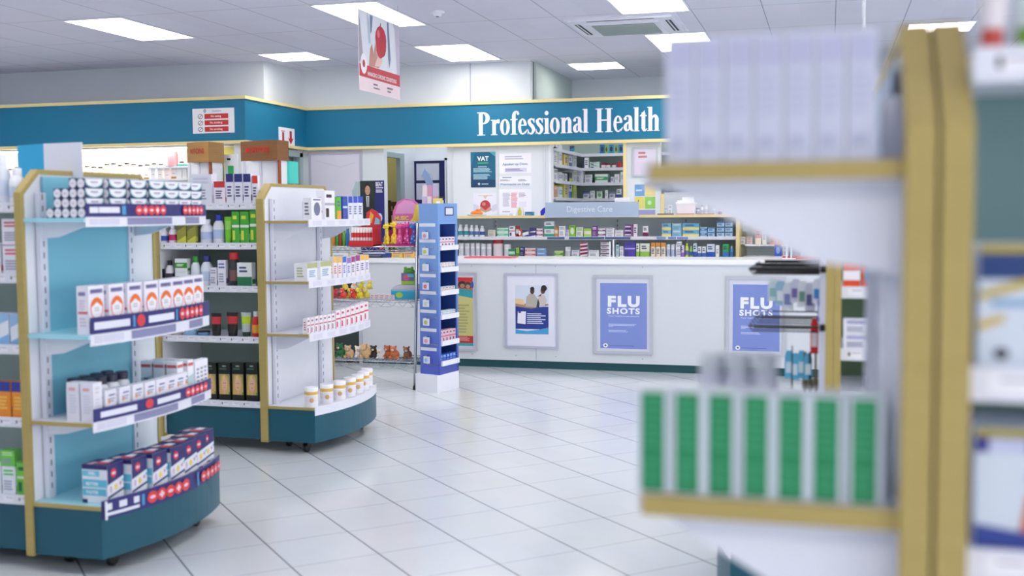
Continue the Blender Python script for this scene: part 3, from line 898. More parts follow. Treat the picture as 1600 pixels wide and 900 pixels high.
for pa, pb, z in ((855, 882, 1.255), (889, 944, 1.255), (945, 985, 1.255), (1026, 1040, 1.255), (1044, 1056, 1.255), (1058, 1075, 1.255), (838, 848, 1.03), (852, 876, 1.03), (900, 925, 1.03), (971, 995, 1.03)):
    xa, _ = aty(pa, 370, YS - .01); xb, _ = aty(pb, 370, YS - .01)
    part(MB().box(xa, YS - .0105, z - .026, xb, YS - .0085, z - .002, LB if pa < 1000 else (116, 140, 196)), 'shelf_label', t)
pass
# header sign
xa, za = aty(852, 340, YS - .06); xb, zb = aty(998, 315, YS - .06)
t = thing('shelf_header_sign', 'pale blue header sign reading Digestive Care above the shelves', 'sign', ((xa + xb) / 2, YS - .06, za))
part(MB().box(xa, YS - .065, za, xb, YS - .05, zb, mat('pale_blue_sign', (172, 190, 216), .45)), 'panel', t)
put_text(t, 'Digestive Care', (aty(886, 330, YS)[0] + aty(961, 330, YS)[0]) / 2, YS - .067, za + (zb - za) * .36, (zb - za) * .40, (232, 240, 248), bold=.0, w=.50)

def bx(*a): return a
R1 = 'upper back shelf'
u1 = [ # (px0, px1, top, style, base, accent, pattern, words)
 (714, 722, 351, 'B', W_, (230, 240, 244), 'lab', 'white bottle with teal label', 1, (60, 150, 170)),
 (723, 731, 351, 'B', W_, (230, 240, 244), 'lab', 'white bottle with teal label', 1, (60, 150, 170)),
 (732, 739, 352, 'B', W_, (230, 240, 244), 'lab', 'white bottle with teal label', 1, (80, 130, 180)),
 (740, 747, 352, 'B', W_, (230, 240, 244), 'lab', 'white bottle with blue label', 1, (90, 120, 190)),
 (748, 756, 353, 'B', W_, (230, 240, 244), 'lab', 'white bottle with navy label', 1, (70, 90, 170)),
 (762, 774, 359, 'b', (216, 214, 196), (190, 190, 170), 'txt', 'low cream carton'),
 (776, 794, 356, 'b', (206, 232, 220), (90, 190, 160), 'band', 'mint striped flat carton', 2),
 (795, 805, 353, 'b', W_, (190, 70, 60), 'two', 'white and red carton'),
 (806, 811, 353, 'b', (160, 60, 50), (230, 220, 220), 'band', 'small dark red carton'),
 (808, 815, 358, 'b', (226, 96, 60), W_, 'dot', 'orange red carton with white dot'),
 (816, 826, 359, 'b', W_, (60, 60, 150), 'diag', 'white and navy carton'),
 (827, 837, 356, 'b', (70, 62, 140), (230, 230, 240), 'diag', 'purple and white carton', 2),
 (838, 848, 357, 'b', W_, (170, 80, 120), 'band', 'white carton with plum stripe', 2),
 (850, 866, 346, 'b', (226, 232, 236), (40, 160, 130), 'low', 'white carton with green arrow', 2),
 (866, 872, 354, 'b', (196, 130, 80), (230, 200, 170), 'band', 'brown orange carton'),
 (873, 883, 353, 'b', W_, GY, 'txt', 'tall white carton'),
 (884, 889, 359, 'b', (214, 206, 236), (150, 130, 190), 'txt', 'lilac carton'),
 (889, 899, 352, 'b', (140, 200, 60), (230, 240, 220), 'dot', 'lime green carton'),
 (900, 911, 355, 'b', (226, 238, 220), (110, 170, 80), 'txt', 'white carton with green print'),
 (912, 924, 357, 'b', (168, 214, 90), (230, 240, 200), 'band', 'flat light green carton'),
 (925, 933, 353, 'b', (124, 48, 156), W_, 'txt', 'purple carton'),
 (934, 946, 357, 'b', W_, (130, 40, 110), 'band', 'white carton with purple stripe', 2),
 (947, 960, 356, 'b', (232, 232, 244), GY, 'txt', 'white flat carton', 2),
 (961, 974, 359, 'b', (236, 232, 240), (190, 170, 190), 'txt', 'pale flat carton', 2),
 (976, 986, 351, 'b', (88, 44, 118), (220, 200, 230), 'band', 'dark purple carton', 3),
 (987, 996, 350, 'b', (236, 226, 238), (150, 60, 130), 'left', 'tall white and purple carton'),
 (1004, 1013, 353, 'b', (240, 238, 244), (120, 30, 80), 'low', 'white carton with plum foot'),
 (1034, 1049, 349, 'b', (120, 186, 220), (244, 226, 140), 'low', 'light blue and yellow carton', 2),
 (1050, 1065, 349, 'b', (130, 192, 222), (240, 240, 246), 'txt', 'light blue carton', 2),
 (1066, 1093, 349, 'b', (104, 178, 216), (240, 226, 130), 'low', 'wide yellow-footed blue carton', 2),
 (1094, 1105, 355, 'b', (150, 196, 232), (70, 110, 170), 'band', 'small pale blue carton', 2),
 (1106, 1117, 355, 'b', (160, 204, 236), (70, 110, 170), 'top', 'small blue and white carton', 2),
 (1120, 1132, 346, 'b', (176, 210, 238), (50, 110, 160), 'top', 'pale blue carton with teal top', 3),
 (1133, 1145, 346, 'b', (176, 210, 238), (50, 110, 160), 'top', 'pale blue carton with teal top', 3)]
shelf_row(u1, YS + .01, 1.255, 'upper shelf behind counter', 'packs on the upper shelf behind the counter')
PB = (238, 240, 244)
u2 = [(715, 724, 380, 'T', PB, (220, 222, 230), 'lab', 'white tub with grey label', 1, (214, 216, 228)), (725, 733, 380, 'T', PB, (220, 222, 230), 'lab', 'white tub with grey label', 1, (214, 216, 228)),
 (734, 741, 380, 'T', PB, (220, 222, 230), 'lab', 'white tub with grey label', 1, (214, 216, 228)), (742, 749, 380, 'T', PB, (220, 222, 230), 'lab', 'white tub with grey label', 1, (206, 210, 224)),
 (750, 758, 381, 'T', PB, (220, 222, 230), 'lab', 'white tub with pale label', 1, (206, 210, 224)), (759, 767, 381, 'T', PB, (220, 222, 230), 'lab', 'white tub with pale label', 1, (206, 210, 224)),
 (768, 784, 374, 'T', (236, 226, 230), (180, 40, 52), 'lab', 'big white tub with red lid', 1, (228, 220, 228)),
 (786, 797, 382, 'T', PB, (226, 228, 234), 'lab', 'white tub with white lid', 1, (222, 226, 234)),
 (794, 805, 389, 'b', (40, 140, 100), (180, 220, 200), 'band', 'low green carton'), (806, 811, 387, 'b', (160, 210, 60), (90, 150, 60), 'low', 'lime carton'),
 (812, 819, 386, 'b', (44, 44, 110), (170, 170, 210), 'txt', 'navy carton'), (820, 837, 388, 'b', (238, 232, 238), (214, 110, 110), 'band', 'long white carton with red print', 2),
 (838, 853, 388, 'b', (130, 172, 222), (220, 232, 246), 'txt', 'light blue carton', 2), (866, 880, 392, 'b', (196, 220, 130), (90, 160, 60), 'band', 'low lime carton'),
 (882, 891, 386, 'T', PB, (222, 224, 232), 'lab', 'white tub beside lime carton', 1, (210, 214, 226)), (893, 905, 391, 'b', (232, 234, 242), GY, 'txt', 'flat white carton'),
 (906, 918, 379, 'b', (226, 226, 240), (64, 50, 110), 'diag', 'white, red and navy carton', 4, (190, 40, 60)), (919, 936, 391, 'b', (240, 240, 246), (180, 180, 200), 'txt', 'long flat white carton'),
 (938, 952, 377, 'b', (220, 214, 222), (96, 80, 90), 'top', 'brown topped flat carton', 4), (962, 967, 382, 'b', (196, 222, 230), (80, 140, 160), 'txt', 'pale teal carton'),
 (968, 974, 385, 'b', (238, 240, 246), GY, 'txt', 'white carton'), (975, 993, 377, 'b', (86, 70, 176), (190, 180, 236), 'two', 'blue violet carton with white bottles printed'),
 (994, 999, 380, 'b', (236, 240, 226), (150, 200, 90), 'low', 'white carton with green foot'), (1000, 1015, 380, 'b', (236, 240, 226), (160, 206, 90), 'low', 'wide white carton with green foot'),
 (1017, 1024, 379, 'b', (240, 226, 206), (232, 150, 60), 'top', 'white carton with orange top'), (1025, 1032, 379, 'b', (240, 226, 206), (232, 150, 60), 'top', 'white carton with orange top'), (1033, 1040, 379, 'b', (240, 230, 210), (236, 160, 70), 'top', 'white carton with orange top'),
 (1041, 1047, 382, 'T', PB, (220, 226, 240), 'lab', 'small white tub with blue print', 1, (190, 200, 232)), (1048, 1054, 382, 'T', PB, (220, 226, 240), 'lab', 'small white tub with blue print', 1, (190, 200, 232)), (1055, 1061, 382, 'T', PB, (220, 226, 240), 'lab', 'small white tub with blue print', 1, (190, 200, 232)),
 (1057, 1065, 377, 'b', (230, 232, 242), GY, 'txt', 'white carton with grey print'), (1063, 1069, 383, 'b', (226, 220, 240), (150, 110, 190), 'low', 'white and lilac carton'), (1070, 1076, 380, 'B', (226, 232, 120), (190, 220, 60), 'lab', 'yellow bottle', 1, (120, 120, 190)), (1077, 1082, 384, 'B', (150, 200, 90), (180, 214, 120), 'lab', 'green bottle', 1, (60, 110, 180)),
 (1083, 1089, 380, 'b', (206, 224, 240), (50, 90, 180), 'low', 'white and blue carton'), (1090, 1096, 385, 'b', (236, 240, 246), (60, 100, 190), 'low', 'white carton with blue foot'), (1097, 1103, 385, 'b', (236, 240, 246), (60, 100, 190), 'low', 'white carton with blue foot'),
 (1104, 1117, 381, 'b', (214, 226, 240), (40, 90, 190), 'low', 'wide white carton with blue foot'), (1118, 1124, 383, 'b', (240, 240, 244), GY, 'plain', 'plain white carton'), (1129, 1139, 381, 'b', (44, 170, 90), (60, 120, 200), 'low', 'green carton with blue foot'), (1140, 1146, 385, 'B', (90, 150, 220), (214, 226, 240), 'lab', 'round blue bottle', 1, (60, 110, 190))]
shelf_row(u2, YS + .01, 1.035, 'lower shelf behind counter', 'packs on the lower shelf behind the counter')
# on the ledge
YL = 12.08
def onledge(px0, px1, py, kind, name, words, cat, rz=0, y=YL, z=1.4875):
    x, _ = aty((px0 + px1) / 2, py, y)
    return put(kind, None, name, (x, y, z), rz, words, cat)
def wh(px0, px1, py, z, y=YL):
    return aty(px1, py, y)[0] - aty(px0, py, y)[0], max(.01, aty(px0, py, y)[1] - z)
# orange fruit peel pieces on a plate
x, _ = aty(745, 334, YL)
t = thing('plate', 'white plate holding an orange snack on the ledge', 'plate', (x, YL, 1.488))
MB().lathe([(.05, 0), (.10, .008), (.115, .018), (.105, .016), (.05, .006)], (226, 220, 214), seg=20, sy=.8).build('dish', t)
tag(MB().ell((0, 0, .0), (.075, .05, .03), (232, 128, 40)).ell((.02, -.01, .03), (.03, .025, .022), (240, 140, 50)).build('orange_snack', None, (x, YL, 1.52)), 'orange snack lying on the white plate on the ledge', 'food')
for px0, px1, py, st, cs, name, words, cat in [
    (795, 806, 333, 'b', ((238, 240, 246), GY), 'carton', 'small low white carton on the ledge beside the calendar', 'carton'),
    (821, 834, 331, 'b', ((40, 130, 176), (40, 60, 110)), 'carton', 'small blue carton on the ledge below the price list', 'carton')]:
    w, h = wh(px0, px1, py, 1.4875)
    onledge(px0, px1, py, carton(w, .05, h, cs[0], pat('txt', cs[1])), name, words, cat)
x, _ = aty(813, 328, YL)
t = thing('desk_calendar', 'small standing tent calendar with a bottle picture on the ledge', 'calendar', (x, YL, 1.4875))
b = MB(); b.prism([(-.03, 0), (.03, 0), (0, .10)], 'x', -.035, .035, (210, 212, 206)); b.build('tent_card', t)
MB().lathe([(.018, 0), (.022, .05), (.008, .07), (.009, .085)], (190, 190, 90), sy=.3).build('printed_bottle', t).location = (0, -.026, .004)
# blue surgical glove-like splash hanging on the upright
x, _ = aty(850, 328, YL)
t = tag(MB().prism([(-.035, 0), (-.01, -.0), (.01, .03), (.03, .06), (.04, .10), (.0, .085), (-.02, .07), (-.04, .045)], 'y', -.012, .012, (34, 36, 190)).build('folded_cloth', None, (x, YL, 1.489)), 'bright blue folded cloth leaning at the left end of the header sign', 'cloth')
onledge(962, 983, 309, carton(wh(962, 983, 309, 1.4875, 12.15)[0], .12, wh(962, 983, 309, 1.4875, 12.15)[1], (240, 242, 248), pat('plain', GY)), 'carton', 'plain white carton behind the right end of the header sign', 'carton', y=12.15)
# white tub stack and bits at the right
x, _ = aty(1071, 320, YL)
wt = wh(1056, 1086, 312, 1.4875)[0]
t = thing('storage_tub', 'white plastic storage tub heaped with papers on the ledge', 'tub', (x, YL + .1, 1.4875))
def tbx(a, b_, z0, z1, m): return MB().add([(sx_ * (a if z == z0 else b_), sy_ * (a if z == z0 else b_) * .8, z) for z in (z0, z1) for sx_, sy_ in ((-1, -1), (1, -1), (1, 1), (-1, 1))], [(0, 3, 2, 1), (4, 5, 6, 7), (0, 1, 5, 4), (1, 2, 6, 5), (2, 3, 7, 6), (3, 0, 4, 7)], m)
tbx(wt * .43, wt * .5, 0, .12, (234, 234, 242)).build('body', t)
b = MB(); b.box(-wt * .52, -wt * .43, .118, wt * .52, wt * .43, .135, (242, 242, 248)); b.build('rim', t)
b = MB(); b.box(-wt * .45, -wt * .3, .135, wt * .42, wt * .3, .155, (236, 238, 246)); b.box(-wt * .2, -wt * .3, .155, wt * .4, wt * .2, .19, (240, 240, 248)); b.build('paper_pile', t)
tag(MB().box(-.09, -.06, 0, .09, .06, .014, (190, 152, 166)).build('folder', None, (x, YL - .02, 1.4875)), 'flat pink folder in front of the white storage tub', 'folder')
tag(MB().box(-.08, -.06, 0, .08, .06, .014, (90, 66, 60)).build('folder', None, (aty(1040, 330, YL)[0], YL, 1.4875)), 'flat dark brown folder left of the white storage tub', 'folder')
tag(MB().box(-.08, -.06, 0, .09, .06, .012, (190, 130, 150)).build('folder', None, (aty(1102, 330, YL)[0], YL, 1.4875)), 'flat mauve folder right of the white storage tub', 'folder')
shelf_row([(1037, 1043, 324, 'b', (206, 212, 224), GY, 'txt', 'grey white carton'), (1044, 1050, 320, 'b', (226, 228, 236), GY, 'txt', 'white carton'), (1087, 1093, 325, 'T', PB, GY, 'lab', 'small white tub', 1, (190, 196, 214)), (1095, 1099, 320, 'B', PB, GY, 'lab', 'thin white bottle', 1, (190, 196, 214)), (1100, 1106, 318, 'B', PB, (230, 230, 238), 'lab', 'white bottle', 1, (200, 206, 224)),
           (1113, 1120, 324, 'T', PB, (214, 216, 226), 'lab', 'glass pale tub', 1, (196, 202, 220)), (1122, 1128, 322, 'b', (220, 206, 226), (120, 40, 130), 'low', 'white and purple carton'), (1129, 1138, 316, 'B', (232, 232, 244), (226, 230, 240), 'lab', 'large white bottle', 1, (214, 206, 226))],
          12.25, 1.4875, 'right end of the ledge', 'bottles and cartons at the right end of the ledge')
# frosted screen at the back of the ledge, right
xa, za = aty(1033, 336, 12.42); xb, zb = aty(1152, 300, 12.42)
t = thing('glass_screen', 'low glass screen with pale wood post behind the ledge at right', 'screen', (xa, 12.42, 1.4875))
part(MB().box(xa, 12.40, 1.488, xa + .035, 12.435, 1.72, TRIM), 'post', t)
part(MB().box(xa + .035, 12.41, 1.488, xb, 12.42, 1.72, mat('frosted_grey_glass', (196, 204, 214), .4)), 'pane', t)
part(MB().box(xa + .035, 12.405, 1.72, xb, 12.43, 1.735, STEELW), 'top_rail', t)

# ------------------------------------------------------------------ dispensary store room seen through the hatch
b = MB()
b.box(-3.07, 12.43, 1.30, -3.045, 12.56, FB, WHITE); b.box(-2.215, 12.42, 1.487, -2.18, 12.56, FB, TRIM)
struct(b.build('window_1'))
t = thing('store_room_shelving', 'corner shelving of medicines seen through the dispensary hatch', 'shelving', (-2.4, 14.0, 0))
yb0 = 14.0
zs = [aty(940, py, yb0)[1] for py in (240, 262.4, 285.6, 310)]
part(MB().box(-3.25, YB - .05, .2, -1.5, YB - .02, 2.7, mat('sage_back_panel', (170, 188, 184), .6)), 'back_panel', t)
for z in zs + [1.4, 1.05]:
    b = MB(); b.box(-3.24, yb0, z - .02, -1.5, YB - .05, z, WHITE); b.box(-3.24, yb0 - .004, z - .034, -1.5, yb0, z + .003, STEELW); part(b, 'shelf', t)
    b = MB(); b.box(-3.24, 12.60, z - .02, -3.03, yb0, z, WHITE); b.box(-3.03, 12.60, z - .034, -3.026, yb0, z + .003, STEELW); part(b, 'side_shelf', t)
struct(MB().box(-3.27, 12.55, 0, -3.24, YB, CEIL, mat('sage_wall_paint', (188, 202, 200), .6)).build('wall_store_room'))
rowA = [(1, [(937, 945, 226, 'b', (40, 120, 190), (60, 60, 60), 'dot', 'blue carton with dark disc'), (951, 959, 226, 'b', (60, 150, 200), (50, 60, 60), 'dot', 'blue carton with dark disc'), (966, 974, 226, 'b', (50, 140, 200), (50, 60, 60), 'dot', 'blue carton with dark disc'), (945, 950, 227, 'b', (150, 190, 110), (60, 80, 60), 'dot', 'green carton with dark disc'), (960, 965, 227, 'b', (150, 190, 110), (60, 80, 60), 'dot', 'green carton with dark disc'), (890, 897, 228, 'b', (50, 150, 176), W_, 'diag', 'teal and white carton')]),
 (2, [(910, 920, 246, 'b', W_, (50, 70, 120), 'left', 'white carton'), (921, 937, 253, 'b', (206, 226, 222), (120, 180, 160), 'two', 'row of pale green cartons', 2), (938, 946, 255, 'T', (120, 30, 60), (110, 30, 50), 'lab', 'maroon tub with white disc', 1, (230, 220, 226)), (946, 953, 255, 'T', (120, 30, 60), (110, 30, 50), 'lab', 'maroon tub with white disc', 1, (230, 220, 226)), (955, 962, 255, 'T', (120, 30, 60), (110, 30, 50), 'lab', 'maroon tub with white disc', 1, (230, 220, 226)), (964, 972, 253, 'T', (190, 60, 60), (170, 40, 50), 'plain', 'red tub')]),
 (3, [(886, 912, 267, 'b', (226, 230, 240), (200, 206, 226), 'txt', 'large white carton'), (913, 925, 273, 'b', (218, 224, 232), GY, 'txt', 'white carton'), (929, 950, 272, 'b', (224, 230, 232), (70, 180, 120), 'band', 'white carton with green stripe'), (952, 959, 276, 'b', (214, 220, 232), (70, 80, 130), 'left', 'white carton'), (960, 968, 272, 'b', (228, 232, 240), GY, 'plain', 'plain white carton'), (969, 976, 268, 'b', (228, 232, 240), GY, 'plain', 'plain white carton')]),
 (4, [(911, 921, 300, 'b', (214, 218, 232), (90, 100, 170), 'top', 'low white carton'), (922, 929, 298, 'b', (226, 230, 238), GY, 'txt', 'white carton'), (932, 941, 299, 'b', (206, 222, 214), (110, 170, 120), 'dot', 'pale green carton'), (945, 950, 297, 'b', (236, 238, 244), GY, 'plain', 'narrow white carton'), (952, 961, 300, 'b', (214, 218, 232), (120, 130, 180), 'top', 'low white carton'), (963, 971, 295, 'b', (220, 226, 236), (60, 90, 160), 'low', 'white carton with blue foot')])]
HN = {1: 'top', 2: 'second', 3: 'third', 4: 'lowest'}
for k, sp in rowA:
    shelf_row(sp, yb0 + .01, zs[k - 1], f'{HN[k]} hatch back shelf', f'packs on the {HN[k]} back shelf in the hatch', dep=.1)
# on the side shelves (they run away from the viewer)
sd = {2: [((232, 234, 236), (120, 180, 150), 'white and green'), ((238, 240, 244), (190, 190, 200), 'white'), ((230, 200, 60), (230, 230, 230), 'yellow'), ((222, 226, 236), (90, 100, 130), 'tall white'), ((220, 224, 232), GY, 'pale grey')],
      3: [((226, 228, 236), (40, 44, 50), 'black and white'), ((230, 232, 240), GY, 'white'), ((234, 236, 242), GY, 'white'), ((60, 70, 70), (180, 190, 90), 'dark'), ((226, 230, 236), (190, 190, 60), 'white and yellow')],
      4: [((216, 160, 110), (230, 220, 210), 'orange white'), ((220, 232, 240), (140, 190, 220), 'pale blue'), ((220, 210, 80), (230, 230, 200), 'yellow'), ((222, 226, 236), (60, 110, 180), 'white and blue'), ((190, 210, 90), (230, 236, 180), 'lime')],
      1: [((230, 234, 240), GY, 'white'), ((226, 232, 240), GY, 'pale')]}
for k, its in sd.items():
    for i, (bc, ac, nm) in enumerate(its):
        hh = (.13, .16, .2, .18, .14)[(i + k) % 5] * (.75 if k == 3 else 1)
        y = 12.72 + i * .26
        put(carton(.16, .12, hh, bc, pat(('txt', 'band', 'left', 'low')[i % 4], ac)), None, 'carton', (-3.12, y, zs[k - 1]), math.radians(90), f'{nm} carton, {ORD[i]} from the front, {HN[k]} side shelf inside hatch', 'carton', f'cartons on the {HN[k]} side shelf in the hatch')
# ------------------------------------------------------------------ store room to the right of the low shelving (behind the counter)
t = thing('dispensary_worktop', 'pale rear worktop with open shelves right of the low shelving', 'worktop', (0, 12.1, 0))
part(MB().box(-.86, 12.0, 1.02, 1.6, 12.42, 1.05, LAM), 'top', t)
part(MB().box(-.86, 12.02, 0, 1.6, 12.04, 1.02, LAM), 'front_panel', t)
part(MB().box(-.86, 12.40, 1.05, 1.6, 12.43, 1.75, GRNB2), 'back_panel', t)
for z, x1_ in ((1.17, .25), (1.40, .0)):
    part(MB().box(-.86, 12.15, z - .02, x1_, 12.40, z, WHITE), 'shelf', t)
part(MB().box(.02, 12.1, 1.05, .05, 12.40, 1.75, TRIM), 'divider', t)
sp = [(1155, 1165, 370, 'b', (236, 236, 244), GY, 'txt', 'tall white carton'), (1166, 1176, 370, 'b', (220, 206, 214), (190, 70, 80), 'txt', 'white and red carton', 2, (60, 60, 70)), (1180, 1190, 357, 'b', (226, 150, 130), (240, 230, 220), 'low', 'salmon pink carton'), (1191, 1198, 359, 'b', (240, 236, 226), GY, 'plain', 'cream carton'), (1203, 1213, 366, 'b', (226, 130, 60), (240, 190, 120), 'top', 'orange carton'), (1214, 1225, 366, 'b', (232, 140, 70), (240, 190, 120), 'top', 'orange carton'), (1230, 1240, 372, 'b', (210, 90, 90), (236, 200, 200), 'top', 'red carton')]
shelf_row(sp, 12.16, 1.17, 'dispensary shelf at right', 'packs on the dispensary shelf right of the low shelving')
sp = [(1158, 1166, 354, 'b', (206, 214, 224), GY, 'txt', 'pale carton'), (1168, 1172, 354, 'b', (190, 200, 210), (60, 60, 70), 'dot', 'grey carton'), (1176, 1188, 350, 'T', (50, 46, 56), (220, 220, 230), 'plain', 'dark tub with white lid')]
shelf_row(sp, 12.16, 1.40, 'upper dispensary shelf at right', 'packs on the upper dispensary shelf right of the low shelving')
sp = [(1210, 1221, 382, 'b', (60, 90, 190), (140, 170, 230), 'dot', 'blue carton'), (1223, 1232, 384, 'b', (206, 206, 226), GY, 'txt', 'pale carton')]
shelf_row(sp, 12.03, 1.05, 'rear worktop', 'cartons on the rear worktop')
sp = [(1251, 1276, 387, 'b', (236, 238, 246), (60, 60, 80), 'txt', 'white storage drawer box', 2)]
shelf_row(sp, 12.03, 1.05, 'rear worktop right end', 'white drawer boxes on the rear worktop', dep=.2)
# things on the counter top
CT = 1.0735
def ctr(px, py, y=10.75):
    return aty(px, py, y)[0]
x0_, x1_ = aty(728, 400, 10.72)[0], aty(802, 400, 10.72)[0]
tag(MB().box(-(x1_ - x0_) / 2, -.12, 0, (x1_ - x0_) / 2, .12, .012, (214, 96, 116)).build('magazine', None, ((x0_ + x1_) / 2, 10.78, CT)), 'flat red magazine lying on the counter right of the blue tower', 'magazine')
x0_, x1_ = aty(1222, 400, 10.72)[0], aty(1276, 400, 10.72)[0]
tag(MB().box(-(x1_ - x0_) / 2, -.12, 0, (x1_ - x0_) / 2, .12, .018, (206, 56, 66)).build('folder', None, ((x0_ + x1_) / 2, 10.90, CT)), 'flat red folder at the right end of the counter', 'folder')
t = thing('card_stand', 'slim white double upright stand on the counter, right side', 'stand', (aty(1233, 400, 10.75)[0], 10.75, CT))
b = MB(); b.box(-.03, -.01, 0, -.015, .01, .14, STEELW); b.box(.012, -.01, 0, .027, .01, .14, STEELW); b.build('upright', t)
MB().box(-.06, -.04, 0, .06, .04, .01, STEELW).build('foot', t)
t = thing('card_stand', 'slim white upright holder on the counter before the Digestive Care shelves', 'stand', (aty(956, 400, 10.75)[0], 10.75, CT))
b = MB(); b.box(-.025, -.008, 0, -.012, .008, .16, STEELW); b.box(.01, -.008, 0, .022, .008, .18, STEELW); b.build('upright', t)
MB().box(-.05, -.04, 0, .05, .04, .01, STEELW).build('foot', t)
xq = aty(1286, 400, 10.8)[0]
tag(MB().tube([(xq - .10, 10.85, 1.19), (xq - .09, 10.83, 1.13), (xq - .05, 10.8, 1.09), (xq + .02, 10.78, 1.08), (xq + .12, 10.78, 1.079)], .005, DARK).build('cable'), 'thin dark cable drooping onto the right end of the counter', 'cable')
# ------------------------------------------------------------------ gondolas (free standing shelf islands on castors)
def curve_front(xc, y0, y1, sgn, bulge=.085, n=14):
    """plan outline of the bowed front edge, from the near corner to the far one"""
    o = []
    for i in range(n + 1):
        t = i / n
        o.append((xc + sgn * bulge * (1 - (2 * t - 1) ** 2), y0 + (y1 - y0) * t))
    return o
def strip(mb, pts, z0, z1, m, sgn, th=.004, lean=0):
    """thin upright band following a plan curve, outside is on the sgn side"""
    for i in range(len(pts) - 1):
        (xa, ya), (xb, yb) = pts[i], pts[i + 1]
        q = [(xa, ya), (xb, yb)]
        v = []
        for z, of in ((z0, lean), (z1, 0)):
            for d in (0, th):
                for x, y in q:
                    v.append((x + sgn * (of + d), y, z))
        # 0,1 inner low / 2,3 outer low / 4,5 inner high / 6,7 outer high
        mb.add(v, [(2, 3, 7, 6) if sgn > 0 else (3, 2, 6, 7), (1, 0, 4, 5) if sgn > 0 else (0, 1, 5, 4), (4, 6, 7, 5) if sgn > 0 else (5, 7, 6, 4), (0, 1, 3, 2), (0, 2, 6, 4), (1, 5, 7, 3)], m)
def band_dec(mb, pts, z0, z1, items, sgn, th=.0046):
    """decals on the band: u runs along the curve 0..1 from near to far (0=near), v up"""
    L = [0]
    for i in range(len(pts) - 1):
        L.append(L[-1] + math.dist(pts[i], pts[i + 1]))
    def P(u, v, k):
        s = u * L[-1]
        for i in range(len(pts) - 1):
            if s <= L[i + 1] or i == len(pts) - 2:
                t = (s - L[i]) / (L[i + 1] - L[i])
                x = pts[i][0] + (pts[i + 1][0] - pts[i][0]) * t
                y = pts[i][1] + (pts[i + 1][1] - pts[i][1]) * t
                return (x + sgn * (th + .0005 * k), y, z0 + v * (z1 - z0))
    for k, it in enumerate(items):
        if it[0] == 'r':
            _, u0, v0, u1, v1, m = it
            n = max(1, int((u1 - u0) * 14))
            for j in range(n):
                a, b_ = u0 + (u1 - u0) * j / n, u0 + (u1 - u0) * (j + 1) / n
                q = [P(a, v0, k), P(b_, v0, k), P(b_, v1, k), P(a, v1, k)]
                mb.face(q if sgn > 0 else q[::-1], m)
        else:
            _, cu, cv, ru, rv, m = it
            q = [P(cu + ru * math.cos(2 * math.pi * i / 12), cv + rv * math.sin(2 * math.pi * i / 12), k) for i in range(12)]
            mb.face(q if sgn > 0 else q[::-1], m)
def castor(t, x, y):
    c = MB(Matrix.Translation((x, y, 0)))
    c.prism([(-.022, -.022), (.022, -.022), (.022, .022), (-.022, .022)], 'z', .066, .076, BLACK)
    c.box(-.018, -.02, .03, -.013, .025, .068, BLACK); c.box(.013, -.02, .03, .018, .025, .068, BLACK)
    r = part(c, 'castor', t)
    w = MB(Matrix.Translation((x, y, .031)) @ Matrix.Rotation(math.radians(90), 4, 'Y'))
    w.lathe([(.024, -.013), (.030, -.010), (.030, .010), (.024, .013)], BLACK, seg=16)
    o = w.build('wheel', r)
    o.matrix_parent_inverse = r.matrix_parent_inverse.copy() @ Matrix.Identity(4)
    o.matrix_parent_inverse = Matrix.Identity(4)
    return r
def panel_shape(y0, y1, zt, chn, chf, cz):
    return [(y0, .068), (y1, .068), (y1, zt - (cz if chf else 0))] + ([(y1 - chf, zt)] if chf else []) + [(y0 + chn, zt), (y0, zt - cz)]
def rim(mb, poly, x0, x1, th, m):
    """edging that wraps the outline of an end panel"""
    n = len(poly)
    cy = sum(p[0] for p in poly) / n; cz = sum(p[1] for p in poly) / n
    inn = []
    for i in range(n):
        p, a, c = Vector(poly[i]), Vector(poly[i - 1]), Vector(poly[(i + 1) % n])
        d1 = (p - a).normalized(); d2 = (c - p).normalized()
        n1 = Vector((-d1.y, d1.x)); n2 = Vector((-d2.y, d2.x))
        mdir = (n1 + n2).normalized()
        k = th / max(.3, mdir.dot(n1))
        q = p + mdir * k
        if (q - Vector((cy, cz))).length > (p - Vector((cy, cz))).length:
            q = p - mdir * k
        inn.append(tuple(q))
    for i in range(n):
        j = (i + 1) % n
        mb.prism([poly[i], poly[j], inn[j], inn[i]], 'x', x0, x1, m)
